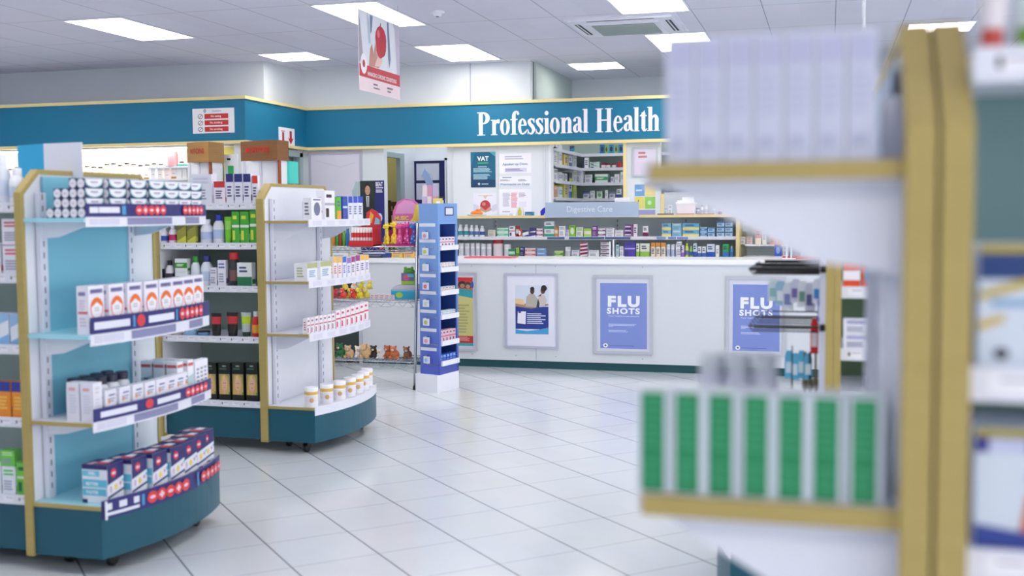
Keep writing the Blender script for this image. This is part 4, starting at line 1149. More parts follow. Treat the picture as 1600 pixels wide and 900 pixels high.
def gondola(words, xp, y0, y1, sgn, shelves, main_w, zt=1.72, chn=.11, chf=.11, cz=.10, deck_dep=.34, back=None, bracket=.09,
            main_shelves=(), main_back=None, far_panel=False, bulge=.085, rz=0, double=False, pivot=None, edge_board=EDGE, th=.036, mdep=.42, up=(.105, .235)):
    t = thing('shelf_gondola', words, 'shelf unit', pivot or (xp, y0, 0), 0)
    def pt(mb, name, parent=None, label=None):
        return part(mb, name, parent or t, label)
    # end panel seen from its printed side: white sheet inside a wood rim
    poly = panel_shape(y0, y1, zt, chn, chf, cz)
    b = MB(); b.prism([(min(max(a, y0 + .012), y1 - .012), min(c, zt - .012)) for a, c in poly], 'x', xp - th / 2 + .006, xp + th / 2 - .006, WHITE)
    pn = pt(b, 'end_panel')
    b = MB(); rim(b, poly, xp - th / 2, xp + th / 2, .02, edge_board); pt(b, 'wood_edging', pn)
    if double:
        xq = xp - sgn * (th + .006)
        b = MB(); b.prism([(min(max(a, y0 + .012), y1 - .012), min(c, zt - .012)) for a, c in poly], 'x', xq - th / 2 + .006, xq + th / 2 - .006, WHITE)
        pn2 = pt(b, 'end_panel')
        b = MB(); rim(b, poly, xq - th / 2, xq + th / 2, .02, edge_board); pt(b, 'wood_edging', pn2)
    xf = xp + sgn * (th / 2)          # face that carries the end shelves
    # coloured backing and slotted uprights
    ya, yb = y0 + up[0], y1 - up[1]
    for yy in (ya, yb):
        b = MB(); b.box(xf, yy - .02, .30, xf + sgn * .022, yy + .025, zt - .10, STEELW)
        for k in range(26):
            b.box(xf + sgn * .022, yy - .002, .34 + k * .05, xf + sgn * .0225, yy + .004, .365 + k * .05, DARK)
        pt(b, 'slotted_upright')
    if back is not None:
        pt(MB().box(xf, ya + .025, .30, xf + sgn * .012, yb - .02, zt - .03, back), 'backing_sheet')
    # base
    xd = xf + sgn * deck_dep
    cf = curve_front(xd, y0 + .012, y1 - .012, sgn, bulge)
    def plan(c, e=0):
        return [(xf, y0 + .012)] + [(x - sgn * e, y) for x, y in c] + [(xf, y1 - .012)]
    b = MB(); b.prism(plan(cf), 'z', .075, .285, TEALB); pt(b, 'end_base')
    return t, pt, xf, cf, plan
def end_shelf(pt, xf, y0, y1, sgn, z, dep, bulge, top, side, bracket, rail=None, card=None, zc=.06, rail_h=.042, brk=STEELW, th=.016, ys=(.1, .2), cardm=NAVY, drop=.0, cup=0):
    cf = curve_front(xf + sgn * dep, y0 + .02, y1 - .02, sgn, bulge)
    poly = [(xf + sgn * .002, y0 + .02)] + cf + [(xf + sgn * .002, y1 - .02)]
    sh = MB(); sh.prism(poly, 'z', z - th, z - .001, top)
    s = pt(sh, 'shelf')
    for ye in (y0 + .012, y1 - .02):
        pt(MB().box(xf, ye, z - th - .001, xf + sgn * dep, ye + .008, z, side), 'shelf_edging', s)
    r = MB()
    strip(r, cf, z - rail_h + .004, z + .006, STEELW, sgn)
    if rail: band_dec(r, cf, z - rail_h + .004, z + .006, rail, sgn)
    pt(r, 'price_rail', s)
    if card:
        c = MB()
        strip(c, [(x + sgn * .004, y) for x, y in cf], z + .004 - drop, z + .004 + zc, cardm, sgn, .002)
        band_dec(c, [(x + sgn * .004, y) for x, y in cf], z + .004 - drop, z + .004 + zc, card, sgn, .0026)
        pt(c, 'promotion_strip', s)
    if bracket:
        for yy in (y0 + ys[0], y1 - ys[1]):
            q = MB()
            q.prism([(xf, z - th - bracket), (xf, z - th), (xf + sgn * dep * .93, z - th), (xf + sgn * dep * .93, z - th - .008), (xf + sgn * dep * .36, z - th - bracket * .86)], 'y', yy - .004, yy + .004, brk)
            pt(q, 'bracket', s)
    return cf
def roundels(u0, n, step, v, ru, rv):
    o = []
    for k in range(n):
        o.append(('o', u0 + k * step, v, ru, rv, REDP))
        o.append(('o', u0 + k * step, v, ru * .55, rv * .28, (236, 200, 214)))
        if k % 2: o.append(('o', u0 + k * step, v, ru * .25, rv * .6, (240, 210, 220)))
    return o
WP = (222, 224, 238)
def promo(a, b_, c, d=None):
    o = [('r', a, .3, b_, .75, WP), ('r', b_ + .015, .15, b_ + .04, .85, (70, 150, 200))] + roundels(c, 5, .045, .5, .026, .40)
    if d: o += [('r', d, .3, d + .16, .75, WP)]
    return o
GR = (132, 134, 172)
# ---------- nearest left island -------------------------------------------------
LY0, LY1, LXP = 3.98, 4.95, -3.279
t, pt, xf, cf, plan = gondola('nearest left shelf island with light blue end shelves and pale wood edging', LXP, LY0, LY1, 1, None, 1.4, back=LBLUE, deck_dep=.335, bulge=.085)
LXF = xf
b = MB(); b.prism(plan(cf), 'z', .285, .300, LBLUE2); dk = pt(b, 'end_deck')
e = MB(); e.box(xf, LY0 + .006, .284, xf + .335, LY0 + .013, .301, EDGE); pt(e, 'deck_edging', dk)
r = MB(); dk_c = [(x, y) for x, y in cf]
strip(r, dk_c, .245, .325, NAVY, 1, .004)
band_dec(r, dk_c, .245, .325, [('r', .02, .45, .2, .8, WP), ('r', .02, .15, .2, .32, WP), ('r', .215, .2, .23, .8, (70, 150, 200))] + roundels(.28, 5, .06, .5, .034, .34) + [('r', .63, .1, .645, .9, (70, 150, 200))] + roundels(.70, 5, .055, .5, .03, .33) + [('r', 0, 0, .012, 1, (226, 228, 240))], 1)
pt(r, 'promotion_strip', dk)
rl = [('r', .02, .2, .2, .8, (206, 206, 226)), ('r', .25, .15, .60, .85, GR), ('r', .62, .2, .72, .8, WP), ('r', .74, .15, .9, .85, GR)]
LSH = [(1.512, .295, .07), (1.022, .300, .08), (.652, .300, .06)]
L1 = end_shelf(pt, xf, LY0, LY1, 1, 1.512, .295, .05, LBLUE2, LBLUE2, .075, rail=rl, card=promo(.02, .2, .33) + roundels(.72, 5, .045, .5, .026, .40), zc=.055)
L2 = end_shelf(pt, xf, LY0, LY1, 1, 1.022, .300, .05, LBLUE2, LBLUE2, .085, rail=rl, card=[('r', .02, .25, .24, .7, WP), ('r', .26, .15, .275, .85, (70, 150, 200)), ('o', .315, .5, .03, .4, REDP), ('r', .37, .25, .58, .7, WP), ('r', .6, .15, .615, .85, (70, 150, 200))] + roundels(.66, 5, .05, .5, .028, .4), zc=.07, rail_h=.05)
L3 = end_shelf(pt, xf, LY0, LY1, 1, .652, .300, .05, WHITE, EDGE, .06, rail=rl, card=[('r', .04, .25, .27, .7, WP), ('o', .36, .5, .03, .4, REDP), ('r', .42, .25, .62, .7, WP)] + roundels(.7, 5, .05, .5, .028, .4), zc=.055, rail_h=.045)
for x, y in ((-3.20, 4.14), (-2.985, 4.14), (-2.97, 4.78), (-3.20, 4.80), (-4.4, 4.14)):
    castor(t, x, y)
def main_run(pt, x0, x1, y0, y1, zs, back, dep=.42, base_lip=.30, zt=1.62, strip_marks=True, top_back=True):
    ym = (y0 + y1) / 2
    b = MB(); b.box(x0, y0 + .05, .075, x1, y1 - .05, .285, TEALB); pt(b, 'main_base')
    b = MB(); b.box(x0, ym - .012, .30, x1, ym + .012, zt, back); pt(b, 'main_backing')
    rr = random.Random(int(abs(x0) * 100))
    for z in zs + [.318]:
        s = MB(); s.box(x0, y0 + .035, z - .016, x1, y1 - .035, z - .001, WHITE); so = pt(s, 'main_shelf')
        l = MB(); l.box(x0, y0 + .028, z - .038, x1, y0 + .035, z + .004, STEELW)
        if strip_marks:
            n = int((x1 - x0) / .075)
            for i in range(n):
                xx = x0 + (x1 - x0) * (i + .3) / n
                l.face([(xx, y0 + .0275, z - .028), (xx + .05, y0 + .0275, z - .028), (xx + .05, y0 + .0275, z - .004), (xx, y0 + .0275, z - .004)], (236, 236, 244))
                if rr.random() < .6: l.face([(xx + .002, y0 + .027, z - .022), (xx + .009, y0 + .027, z - .022), (xx + .009, y0 + .027, z - .008), (xx + .002, y0 + .027, z - .008)], (50, 50, 66))
                l.face([(xx + .014, y0 + .027, z - .012), (xx + .046, y0 + .027, z - .012), (xx + .046, y0 + .027, z - .009), (xx + .014, y0 + .027, z - .009)], (160, 160, 180))
        pt(l, 'price_rail', so)
main_run(pt, -4.6, LXP - .018, LY0, LY1, [1.575, 1.275, .97, .655], GRNBACK)
# ---------- second left island --------------------------------------------------
MY0, MY1, MXP = 6.40, 7.42, -3.462
t, pt, xf, cf, plan = gondola('white second shelf island with empty looking end shelves, beyond the nearest left one', MXP, MY0, MY1, 1, None, .75, back=None, deck_dep=.325, th=.05)
MXF = xf
b = MB(); b.prism(plan(cf), 'z', .285, .300, WHITE); dk = pt(b, 'end_deck')
e = MB(); e.box(xf, MY0 + .006, .284, xf + .325, MY0 + .013, .301, EDGE); pt(e, 'deck_edging', dk)
r = MB(); strip(r, cf, .25, .306, STEELW, 1, .004); pt(r, 'price_rail', dk)
pale = [('r', .04 + .16 * k, .2, .14 + .16 * k, .8, (214, 214, 230)) for k in range(6)]
M1 = end_shelf(pt, xf, MY0, MY1, 1, 1.482, .30, .05, WHITE, EDGE, .12, rail=pale, rail_h=.045)
M2 = end_shelf(pt, xf, MY0, MY1, 1, 1.098, .295, .05, WHITE, EDGE, 0, rail=pale, rail_h=.045)
M3 = end_shelf(pt, xf, MY0, MY1, 1, .765, .29, .05, WHITE, EDGE, .10, rail=pale, rail_h=.05)
for x, y in ((-3.40, 6.62), (-3.20, 6.47), (-3.17, 7.27), (-3.4, 7.25), (-4.1, 6.6)):
    castor(t, x, y)
ymm = (MY0 + MY1) / 2
main_run(pt, -4.20, MXP - .025, MY0, MY1, [1.592, 1.338, 1.062, .735], GRNBACK, zt=1.60)
poly = panel_shape(MY0, MY1, 1.72, .11, .11, .10)
b = MB(); b.prism([(min(max(a, MY0 + .012), MY1 - .012), min(c, 1.708)) for a, c in poly], 'x', -4.24, -4.206, WHITE); pn = pt(b, 'end_panel')
b = MB(); rim(b, poly, -4.247, -4.2, .02, EDGE); pt(b, 'wood_edging', pn)
# small card dispenser fixed on the end panel
# ---------- right island in the middle distance ---------------------------------
QY0, QY1 = 4.08, 5.02
t, pt, xf, cf, plan = gondola('right shelf island in the middle distance, with hook bars on its end', .004, QY0, QY1, -1, None, .9, double=False, deck_dep=.325, th=.026)
QXF = xf
b = MB(); rim(b, panel_shape(QY0, QY1, 1.72, .11, .11, .10), .018, .044, .02, EDGE); pt(b, 'wood_edging')
b = MB(); b.prism(panel_shape(QY0 + .012, QY1 - .012, 1.70, .11, .11, .10), 'x', .022, .040, WHITE); pt(b, 'end_panel')
b = MB(); b.prism(plan(cf)[::-1], 'z', .285, .300, WHITE); dk = pt(b, 'end_deck')
e = MB(); e.box(xf, QY0 + .006, .275, xf - .325, QY0 + .013, .301, EDGE); pt(e, 'deck_edging', dk)
r = MB(); strip(r, cf, .25, .306, STEELW, -1, .004); pt(r, 'price_rail', dk)
main_run(pt, .044, 1.2, QY0, QY1, [1.60, 1.25, 1.03, .88, .6], mat('deep_green_backing', (92, 116, 88), .6), zt=1.58, strip_marks=True)
for z, L_ in ((1.31, .40), (1.10, .42)):
    b = MB()
    b.box(xf, QY0 + .08, z - .012, xf - .02, QY1 - .08, z + .012, BLACK)
    e_ = .006 if z > 1.2 else .0025
    b.box(xf - .02, QY0 + .10, z - e_, xf - .27, QY0 + .125, z + e_, BLACK)
    b.box(xf - .02, QY0 + .45, z - e_, xf - .27, QY0 + .455, z + e_, BLACK)
    b.box(xf - .02, QY1 - .2, z - e_, xf - .25, QY1 - .195, z + e_, BLACK)
    for k in range(7):
        yy = QY0 + .14 + k * .1
        b.tube([(xf - .02, yy, z - .02), (xf - .26, yy, z - .02), (xf - .275, yy, z + .0)], .003, BLACK, 5)
    pt(b, 'hook_bar')
b = MB(); b.box(xf, QY0 + .3, 1.0, xf - .02, QY0 + .34, 1.36, BLACK); pt(b, 'hook_post')
for x, y in ((-.06, 4.22), (-.27, 4.20), (.6, 4.2)):
    castor(t, x, y)
# ---------- nearest right island (large, out of focus) ---------------------------
NY0, NY1 = 1.43, 2.36
t, pt, xf, cf, plan = gondola('blurred nearest right shelf island with thick pale wood end post', .105, NY0, NY1, -1, None, .9, zt=1.765, chn=.16, chf=0, cz=.145, deck_dep=.32, th=.036, pivot=(.105, NY0, 0))
t.rotation_euler.z = 0
NXF = xf
b = MB(); rim(b, panel_shape(NY0, NY1, 1.765, .16, 0, .145), .128, .165, .02, EDGE); pt(b, 'wood_edging')
b = MB(); b.prism(panel_shape(NY0 + .012, NY1 - .012, 1.75, .16, 0, .145), 'x', .132, .161, WHITE); pt(b, 'end_panel')
pt(MB().box(xf, NY0 + .26, 1.585, xf - .004, NY1 - .05, 1.73, mat('blue_grey_header_card', (150, 172, 196), .5)), 'header_card')
b = MB(); b.prism(plan(cf)[::-1], 'z', .285, .300, WHITE); dk = pt(b, 'end_deck')
r = MB(); strip(r, cf, .25, .306, STEELW, -1, .004); pt(r, 'price_rail', dk)
N1 = end_shelf(pt, xf, NY0, NY1, -1, 1.582, .31, .05, WHITE, EDGE, .12, th=.022, rail_h=.03, ys=(.05, .2))
N2 = end_shelf(pt, xf, NY0, NY1, -1, 1.150, .32, .05, WHITE, EDGE, .13, th=.026, rail_h=.03, ys=(.05, .2))
N3 = end_shelf(pt, xf, NY0, NY1, -1, .70, .32, .05, WHITE, EDGE, .17, th=.026, rail_h=.03, ys=(.05, .2))
main_run(pt, .165, 1.3, NY0, NY1, [1.71, 1.325, 1.10, .7], mat('teal_grey_backing', (128, 158, 158), .6), zt=1.76)
for x, y in ((.02, 1.57), (-.2, 1.52), (.9, 1.55)):
    castor(t, x, y)
# ------------------------------------------------------------------ goods on the islands
def onend(kind, key, name, xf_, y, z, sgn, label, cat, group):
    """front face (-y of the carton) turned to +x or -x"""
    return put(kind, key, name, (xf_, y, z + .0005), math.radians(90 * sgn), label, cat, group)
def front_x(cf, y):
    for i in range(len(cf) - 1):
        if cf[i][1] <= y <= cf[i + 1][1]:
            t = (y - cf[i][1]) / (cf[i + 1][1] - cf[i][1])
            return cf[i][0] + (cf[i + 1][0] - cf[i][0]) * t
    return cf[0][0] if y < cf[0][1] else cf[-1][0]
NL = 'nearest left island'
# top end shelf: navy cartons with white half moon and disc
NV = (34, 52, 92)
def bowl(e, t=0):
    q = [(.01, .98), (.03, .62), (.10, .36), (.24, .18), (.40, .10), (.5, .085)]
    q = [(u + e, v + e * 1.2 if v < .9 else v - e) for u, v in q]
    return q + [(1 - u, v) for u, v in reversed(q[:-1])]
moon = carton(.124, .037, .0405, NV, [('p', bowl(0), (150, 200, 206)), ('p', bowl(.05), (230, 231, 241)), ('r', .30, .58, .70, .70, (120, 116, 160)), ('r', .38, .40, .62, .48, (196, 200, 220)), ('r', .0, .93, 1, 1, (200, 203, 222))],
              side=[('o', .5, .5, .48, .48, (230, 230, 240)), ('o', .64, .5, .05, .16, (226, 180, 190)), ('r', .3, .42, .5, .56, (170, 174, 200))], top=[('r', .05, .1, .95, .9, (216, 218, 232))])
heights = [4, 4, 3, 3, 1]
tier = ['bottom', 'second', 'third', 'top']
colw = ['front', 'second', 'third', 'fourth', 'rearmost']
for i in range(7):
    y = 4.068 + i * .1285
    fx = min(front_x(L1, y - .055), front_x(L1, y + .055))
    for c in range(5 if i == 0 else 2):
        for k in range(heights[c]):
            lab = f'half-moon navy carton, {tier[k]} tier, {colw[c]} column, {ORD[i]} stack back, top end shelf'
            onend(moon, 'moon', 'carton', fx - .022 - c * .0385, y, 1.512 + k * .041, 1, lab, 'carton', 'navy half moon cartons on the top end shelf')
# second end shelf
ora = [('r', .1, .84, .9, .93, (132, 130, 168)), ('t', .12, .85, .88, .92, 1, (90, 88, 140)), ('p', [(0, .0), (1, 0), (1, .3), (.8, .12), (.2, .12), (0, .3)], (70, 66, 120)),
       ('o', .5, .53, .42, .23, (222, 96, 96)), ('o', .5, .56, .37, .20, (226, 110, 40)), ('p', [(.5, .24), (.18, .42), (.14, .56), (.3, .60), (.5, .66), (.7, .60), (.86, .56), (.82, .42)], (236, 234, 242)), ('t', .32, .46, .68, .56, 2, (176, 188, 188))]
ocard = carton(.104, .058, .205, (232, 230, 242), ora, side=[('t', .15, .76, .85, .9, 1, (130, 130, 170)), ('t', .15, .5, .8, .72, 4, (210, 200, 216)), ('r', .1, .43, .9, .48, (206, 100, 110)), ('t', .2, .15, .8, .36, 3, (200, 196, 214))], top=[('r', .1, .2, .9, .8, (226, 224, 238))])
for i in range(8):
    y = 4.06 + i * .111
    onend(ocard, 'ocard', 'carton', min(front_x(L2, y - .05), front_x(L2, y + .05)) - .037, y, 1.022, 1, f'tall white carton with orange oval, {ORD[i]} from front, second end shelf, {NL}', 'carton', 'white cartons with orange oval')
# third end shelf: plain tall cartons, bottles with navy caps, small cartons, red topped tall cartons
wc = carton(.06, .062, .165, (226, 226, 238), [('t', .2, .7, .8, .9, 2, (210, 200, 216)), ('t', .2, .2, .8, .6, 5, (206, 208, 224))], side=[('t', .2, .75, .7, .9, 1, (220, 170, 170)), ('t', .2, .2, .8, .7, 7, (208, 210, 226))])
for k, (dx, dy) in enumerate(((-.045, .045), (-.118, .05))):
    onend(wc, 'wc', 'carton', L3[0][0] + dx + .01, LY0 + dy + .02, .652, 1, f'tall plain white carton, {"left" if k else "right"} one of the nearest pair, third end shelf, {NL}', 'carton', 'plain white cartons at the near corner')
small = carton(.078, .04, .125, (228, 228, 240), [('r', .3, .78, .85, .84, (110, 116, 160)), ('t', .2, .55, .85, .72, 2, GY), ('o', .3, .6, .1, .07, (226, 140, 90)), ('p', [(.0, 0), (1, 0), (1, .2), (.3, .26), (0, .16)], (60, 70, 130)), ('o', .5, .34, .14, .09, (206, 80, 70))], side=[('t', .2, .3, .8, .8, 5, GY)])
for i in range(8):
    y = 4.12 + i * .082
    onend(small, 'small', 'carton', min(front_x(L3, y - .03), front_x(L3, y + .03)) - .03, y, .652, 1, f'small white navy footed carton, {ORD[i]} from front, third end shelf, {NL}', 'carton', 'small white cartons behind the navy strip')
nb = bottle(.033, .168, (228, 230, 240), (34, 38, 66), label=(214, 216, 230), capr=.86, caph=.2, neck=.9)
for i in range(8):
    y = 4.12 + (i % 4) * .078
    onend(nb, 'nb', 'bottle', L3[3][0] - .135 - (i // 4) * .075, y, .652, 1, f'white navy-capped bottle, {ORD[i % 4]} back, {"inner" if i // 4 else "outer"} row, third end shelf, {NL}', 'bottle', 'white bottles with navy caps')
rt = carton(.058, .05, .178, (230, 232, 240), [('r', .05, .84, .95, .92, (206, 90, 100)), ('p', [(0, .2), (1, .35), (1, .62), (0, .55)], (176, 200, 204)), ('t', .2, .1, .8, .3, 2, GY), ('r', .3, .5, .7, .56, (120, 90, 130))], side=[('r', .05, .84, .95, .92, (206, 90, 100)), ('p', [(0, .2), (1, .35), (1, .62), (0, .55)], (176, 200, 204)), ('t', .2, .1, .8, .3, 2, GY)])
for i in range(6):
    r_ = i // 3
    put(rt, 'rt', 'carton', (-3.112 + (i % 3) * .0695 + r_ * .01, 4.64 + r_ * .075, .6525), 0, f'tall carton with red top band, {ORD[i % 3]} from left, {"rear" if r_ else "front"} row, third end shelf', 'carton', 'red banded tall cartons at the far end')
for i in range(3):
    y = 4.80 + i * .048
    onend(carton(.045, .035, .16, (234, 234, 244), [('t', .2, .2, .8, .8, 5, GY)]), 'wfar', 'carton', front_x(L3, y) - .028, y, .652, 1, f'narrow plain white carton, {ORD[i]} back, far end of third shelf, {NL}', 'carton', 'narrow white cartons at the far end')
# bottom deck: navy packs
pk = carton(.112, .125, .165, (228, 230, 242), [('p', [(0, .48), (1, .62), (1, 1), (0, 1)], (42, 40, 104)), ('p', [(0, .12), (1, .24), (1, .30), (0, .18)], (42, 40, 104)), ('o', .38, .76, .17, .12, (210, 48, 60)), ('r', .27, .72, .5, .79, (236, 200, 206)),
     ('p', [(.05, .2), (.3, .22), (.28, .5), (.06, .44)], (224, 226, 240)), ('o', .5, .38, .10, .09, (236, 210, 90)), ('o', .18, .36, .07, .09, (206, 170, 200)), ('p', [(.62, .3), (.85, .34), (.84, .6), (.64, .56)], (226, 228, 240)), ('o', .78, .44, .06, .05, (200, 120, 140)), ('o', .92, .5, .06, .04, (100, 190, 210)), ('t', .3, .04, .7, .1, 1, (70, 70, 120))],
     side=[('r', .0, .88, 1, 1, (42, 40, 104)), ('r', .02, .70, .7, .85, (110, 196, 222)), ('r', .02, .42, .98, .62, (96, 186, 214)), ('r', .02, .2, .95, .38, (96, 186, 214)), ('r', .7, .62, 1, .86, (228, 230, 242)), ('r', 0, 0, .2, .1, (42, 40, 104))],
     top=[('r', 0, 0, 1, 1, (42, 40, 104)), ('o', .4, .4, .25, .25, (206, 60, 76)), ('r', .5, .3, .95, .6, (226, 226, 240)), ('p', [(.05, .65), (.4, .6), (.45, .8), (.1, .9)], (226, 200, 210))])
for zz, word in ((.73, 'FEEL'), (.455, 'BETTER'), (.235, 'FASTER')):
    tm = text_mb(word, .013, (238, 244, 250), bold=.03)
    for f_ in range(1):
        pk[0][1].add([(-.0572, -a + .012, c + zz * .165 + .002) for a, _, c in tm.v], tm.f, (238, 244, 250))
for i in range(7):
    y = 4.095 + i * .124
    xx = min(front_x(dk_c, y - .05), front_x(dk_c, y + .05)) - .080
    for r_ in range(1):
        onend(pk, 'pk', 'carton', xx - r_ * .105, y, .3005, 1, f'navy and white pack with red roundel, {ORD[i]} back, bottom deck, {NL}', 'carton', 'navy packs on the bottom deck')
# placard on top of the island
x0_, z0_ = aty(22, 300, 4.3); x1_, z1_ = aty(120, 223, 4.3); xm_, _ = aty(69, 260, 4.3)
t = thing('placard', 'folded blue and white placard standing on the nearest left island', 'placard', (xm_, 4.3, 1.46))
zb_ = 1.5755
b = MB(); b.add([(x0_, 4.33, zb_), (xm_, 4.3, zb_), (xm_, 4.3, z1_), (x0_, 4.33, z1_ - .003), (x0_, 4.338, zb_), (xm_, 4.308, zb_), (xm_, 4.308, z1_), (x0_, 4.338, z1_ - .003)], [(0, 1, 2, 3), (5, 4, 7, 6), (3, 2, 6, 7), (0, 3, 7, 4), (0, 4, 5, 1), (1, 5, 6, 2)], (42, 156, 204))
b.face([(x0_ + .03, 4.3262, 1.70), (xm_ - .02, 4.302, 1.70), (xm_ - .02, 4.302, 1.703), (x0_ + .03, 4.3262, 1.703)], (30, 130, 180))
part(b, 'blue_leaf', t)
b = MB(); b.add([(xm_, 4.3, zb_), (x1_, 4.33, zb_), (x1_, 4.33, z1_ + .004), (xm_, 4.3, z1_), (xm_, 4.308, zb_), (x1_, 4.338, zb_), (x1_, 4.338, z1_ + .004), (xm_, 4.308, z1_)], [(0, 1, 2, 3), (5, 4, 7, 6), (3, 2, 6, 7), (0, 3, 7, 4), (0, 4, 5, 1), (1, 5, 6, 2)], (208, 212, 226))
b.face([(xm_ + .045, 4.3110, 1.745), (xm_ + .08, 4.3175, 1.745), (xm_ + .08, 4.3175, 1.757), (xm_ + .045, 4.3110, 1.757)], (160, 180, 216))
part(b, 'white_leaf', t)
# main shelves of the nearest left island (only their right ends show)
def mrow(items, y, z, where, group, cat=None):
    """items: (x0, x1, h, style, base, accent, pattern, words[, acc2])"""
    for i, it in enumerate(items):
        x0, x1, h, st, base, acc, pt_, words = it[:8]
        a2 = it[8] if len(it) > 8 else (90, 94, 140)
        w = (x1 - x0) * .96
        d = min(.07, max(.03, w * .6))
        if st == 'b': kd = carton(w, d, h, base, pat(pt_, acc, a2), side=[('r', .1, .1, .9, .3, acc)]); rr = d / 2
        elif st == 'B': kd = bottle(w / 2, h, base, acc, label=a2 if pt_ == 'lab' else None, capr=.6); rr = w / 2
        elif st == 'T': kd = tubk(w / 2, h, base, acc, label=a2 if pt_ == 'lab' else None); rr = w / 2
        else: kd = squeeze(w, h, base, acc, label=a2); rr = w / 2
        put(kd, None, STYLE_NAME[st], ((x0 + x1) / 2, y + rr + .004, z + .0005), 0, f'{words}, {ORD[len(items) - 1 - i]} from right, {where}', cat or STYLE_NAME[st].replace('_', ' ').replace('squeeze ', ''), group)
yM = LY0 + .04
mrow([(-3.52, -3.46, .17, 'b', (216, 220, 234), (30, 60, 110), 'top', 'white carton with dark blue top'), (-3.45, -3.38, .21, 'B', (222, 228, 236), (226, 230, 238), 'lab', 'large translucent white bottle', (206, 216, 234)), (-3.375, -3.305, .15, 'B', (226, 230, 238), (226, 230, 238), 'lab', 'white bottle with pale blue mark', (196, 210, 236))], yM, 1.575, 'top main shelf, ' + NL, 'bottles on the top main shelf')
mrow([(-3.50, -3.41, .13, 'b', (226, 226, 236), (206, 90, 104), 'txt', 'white carton with red print'), (-3.40, -3.30, .12, 'b', (228, 226, 238), (206, 90, 104), 'txt', 'wide white carton with red print')], yM, 1.275, 'second main shelf, ' + NL, 'cartons on the second main shelf', None)
mrow([(-3.40, -3.30, .11, 'b', (230, 228, 240), (206, 90, 104), 'txt', 'upper white carton with red print')], yM, 1.4, 'second main shelf, ' + NL, None, None)
mrow([(-3.53, -3.47, .15, 'B', (196, 214, 226), (110, 190, 160), 'lab', 'slim bottle with green cap', (226, 232, 240)), (-3.465, -3.38, .135, 'b', (226, 232, 244), (130, 180, 226), 'diag', 'white pack with pale blue swirl', (150, 190, 230)), (-3.375, -3.30, .135, 'b', (226, 232, 244), (130, 180, 226), 'diag', 'right white pack with pale blue swirl', (150, 190, 230))], yM, .97, 'third main shelf, ' + NL, 'packs on the third main shelf')
mrow([(-3.53, -3.46, .15, 'b', (230, 140, 40), (44, 60, 150), 'top', 'orange pack with blue top', (240, 190, 90)), (-3.455, -3.385, .155, 'b', (230, 140, 40), (44, 60, 150), 'top', 'orange pack with blue top', (240, 190, 90)), (-3.38, -3.305, .155, 'b', (232, 144, 46), (44, 60, 150), 'top', 'orange pack with blue top', (240, 190, 90))], yM, .655, 'fourth main shelf, ' + NL, 'orange and blue packs')
mrow([(-3.53, -3.45, .13, 'b', (228, 232, 240), (150, 190, 160), 'txt', 'white carton with faint green print'), (-3.445, -3.375, .12, 'b', (226, 232, 240), (90, 190, 90), 'txt', 'white lower carton'), (-3.37, -3.305, .14, 'b', (110, 196, 70), (200, 230, 180), 'two', 'green pack', (30, 110, 60))], yM, .3185, 'bottom main shelf, ' + NL, 'packs on the bottom main shelf')
mrow([(-3.45, -3.375, .07, 'b', (110, 200, 80), (200, 236, 180), 'txt', 'green carton lying on the white one')], yM, .4395, 'bottom main shelf, ' + NL, None)
# main shelves of the second left island
SI = 'second left island'
yM = MY0 + .045
shelf_row([(333, 351, 283, 'b', (232, 228, 238), (206, 54, 60), 'top', 'white carton with red top'), (352, 364, 271, 'b', (228, 228, 240), (40, 40, 116), 'top', 'white carton with navy top'), (365, 378, 271, 'b', (228, 228, 240), (40, 40, 116), 'top', 'white carton with navy top'), (379, 391, 271, 'b', (228, 228, 240), (40, 40, 116), 'top', 'white carton with navy top'), (393, 402, 274, 'b', (230, 228, 240), (214, 60, 54), 'top', 'white carton with scarlet top'), (296, 330, 272, 'b', (222, 224, 238), (200, 206, 226), 'txt', 'large pale carton')], yM, 1.592, 'top main shelf, ' + SI, 'tall cartons on the top main shelf')
shelf_row([(245, 258, 356, 'B', (230, 232, 242), (228, 230, 240), 'lab', 'white bottle with blue label', 1, (50, 80, 180)), (260, 272, 352, 'B', (230, 232, 242), (228, 230, 240), 'lab', 'white bottle with magenta label', 1, (200, 40, 110)), (275, 290, 345, 'b', (150, 150, 60), (206, 206, 80), 'diag', 'olive patterned carton', 1, (110, 112, 70)), (291, 305, 345, 'b', (150, 150, 60), (206, 206, 80), 'diag', 'olive patterned carton', 1, (110, 112, 70)), (308, 327, 343, 'B', (232, 234, 244), (232, 234, 244), 'lab', 'white shampoo bottle with blue swoosh', 1, (180, 196, 232)), (328, 345, 336, 'B', (230, 232, 244), (36, 56, 180), 'lab', 'white shampoo bottle with blue cap', 1, (180, 196, 232)), (346, 359, 339, 'S', (116, 206, 40), (110, 200, 40), 'lab', 'bright green tube', 1, (150, 220, 90)), (361, 373, 330, 'b', (70, 172, 56), (236, 240, 226), 'two', 'tall green carton', 1, (214, 220, 70)), (374, 388, 330, 'b', (70, 172, 56), (236, 240, 226), 'two', 'tall green carton', 1, (214, 220, 70)), (389, 403, 327, 'b', (70, 172, 56), (236, 240, 226), 'two', 'tall green carton', 1, (214, 220, 70))], yM, 1.338, 'second main shelf, ' + SI, 'packs on the second main shelf')
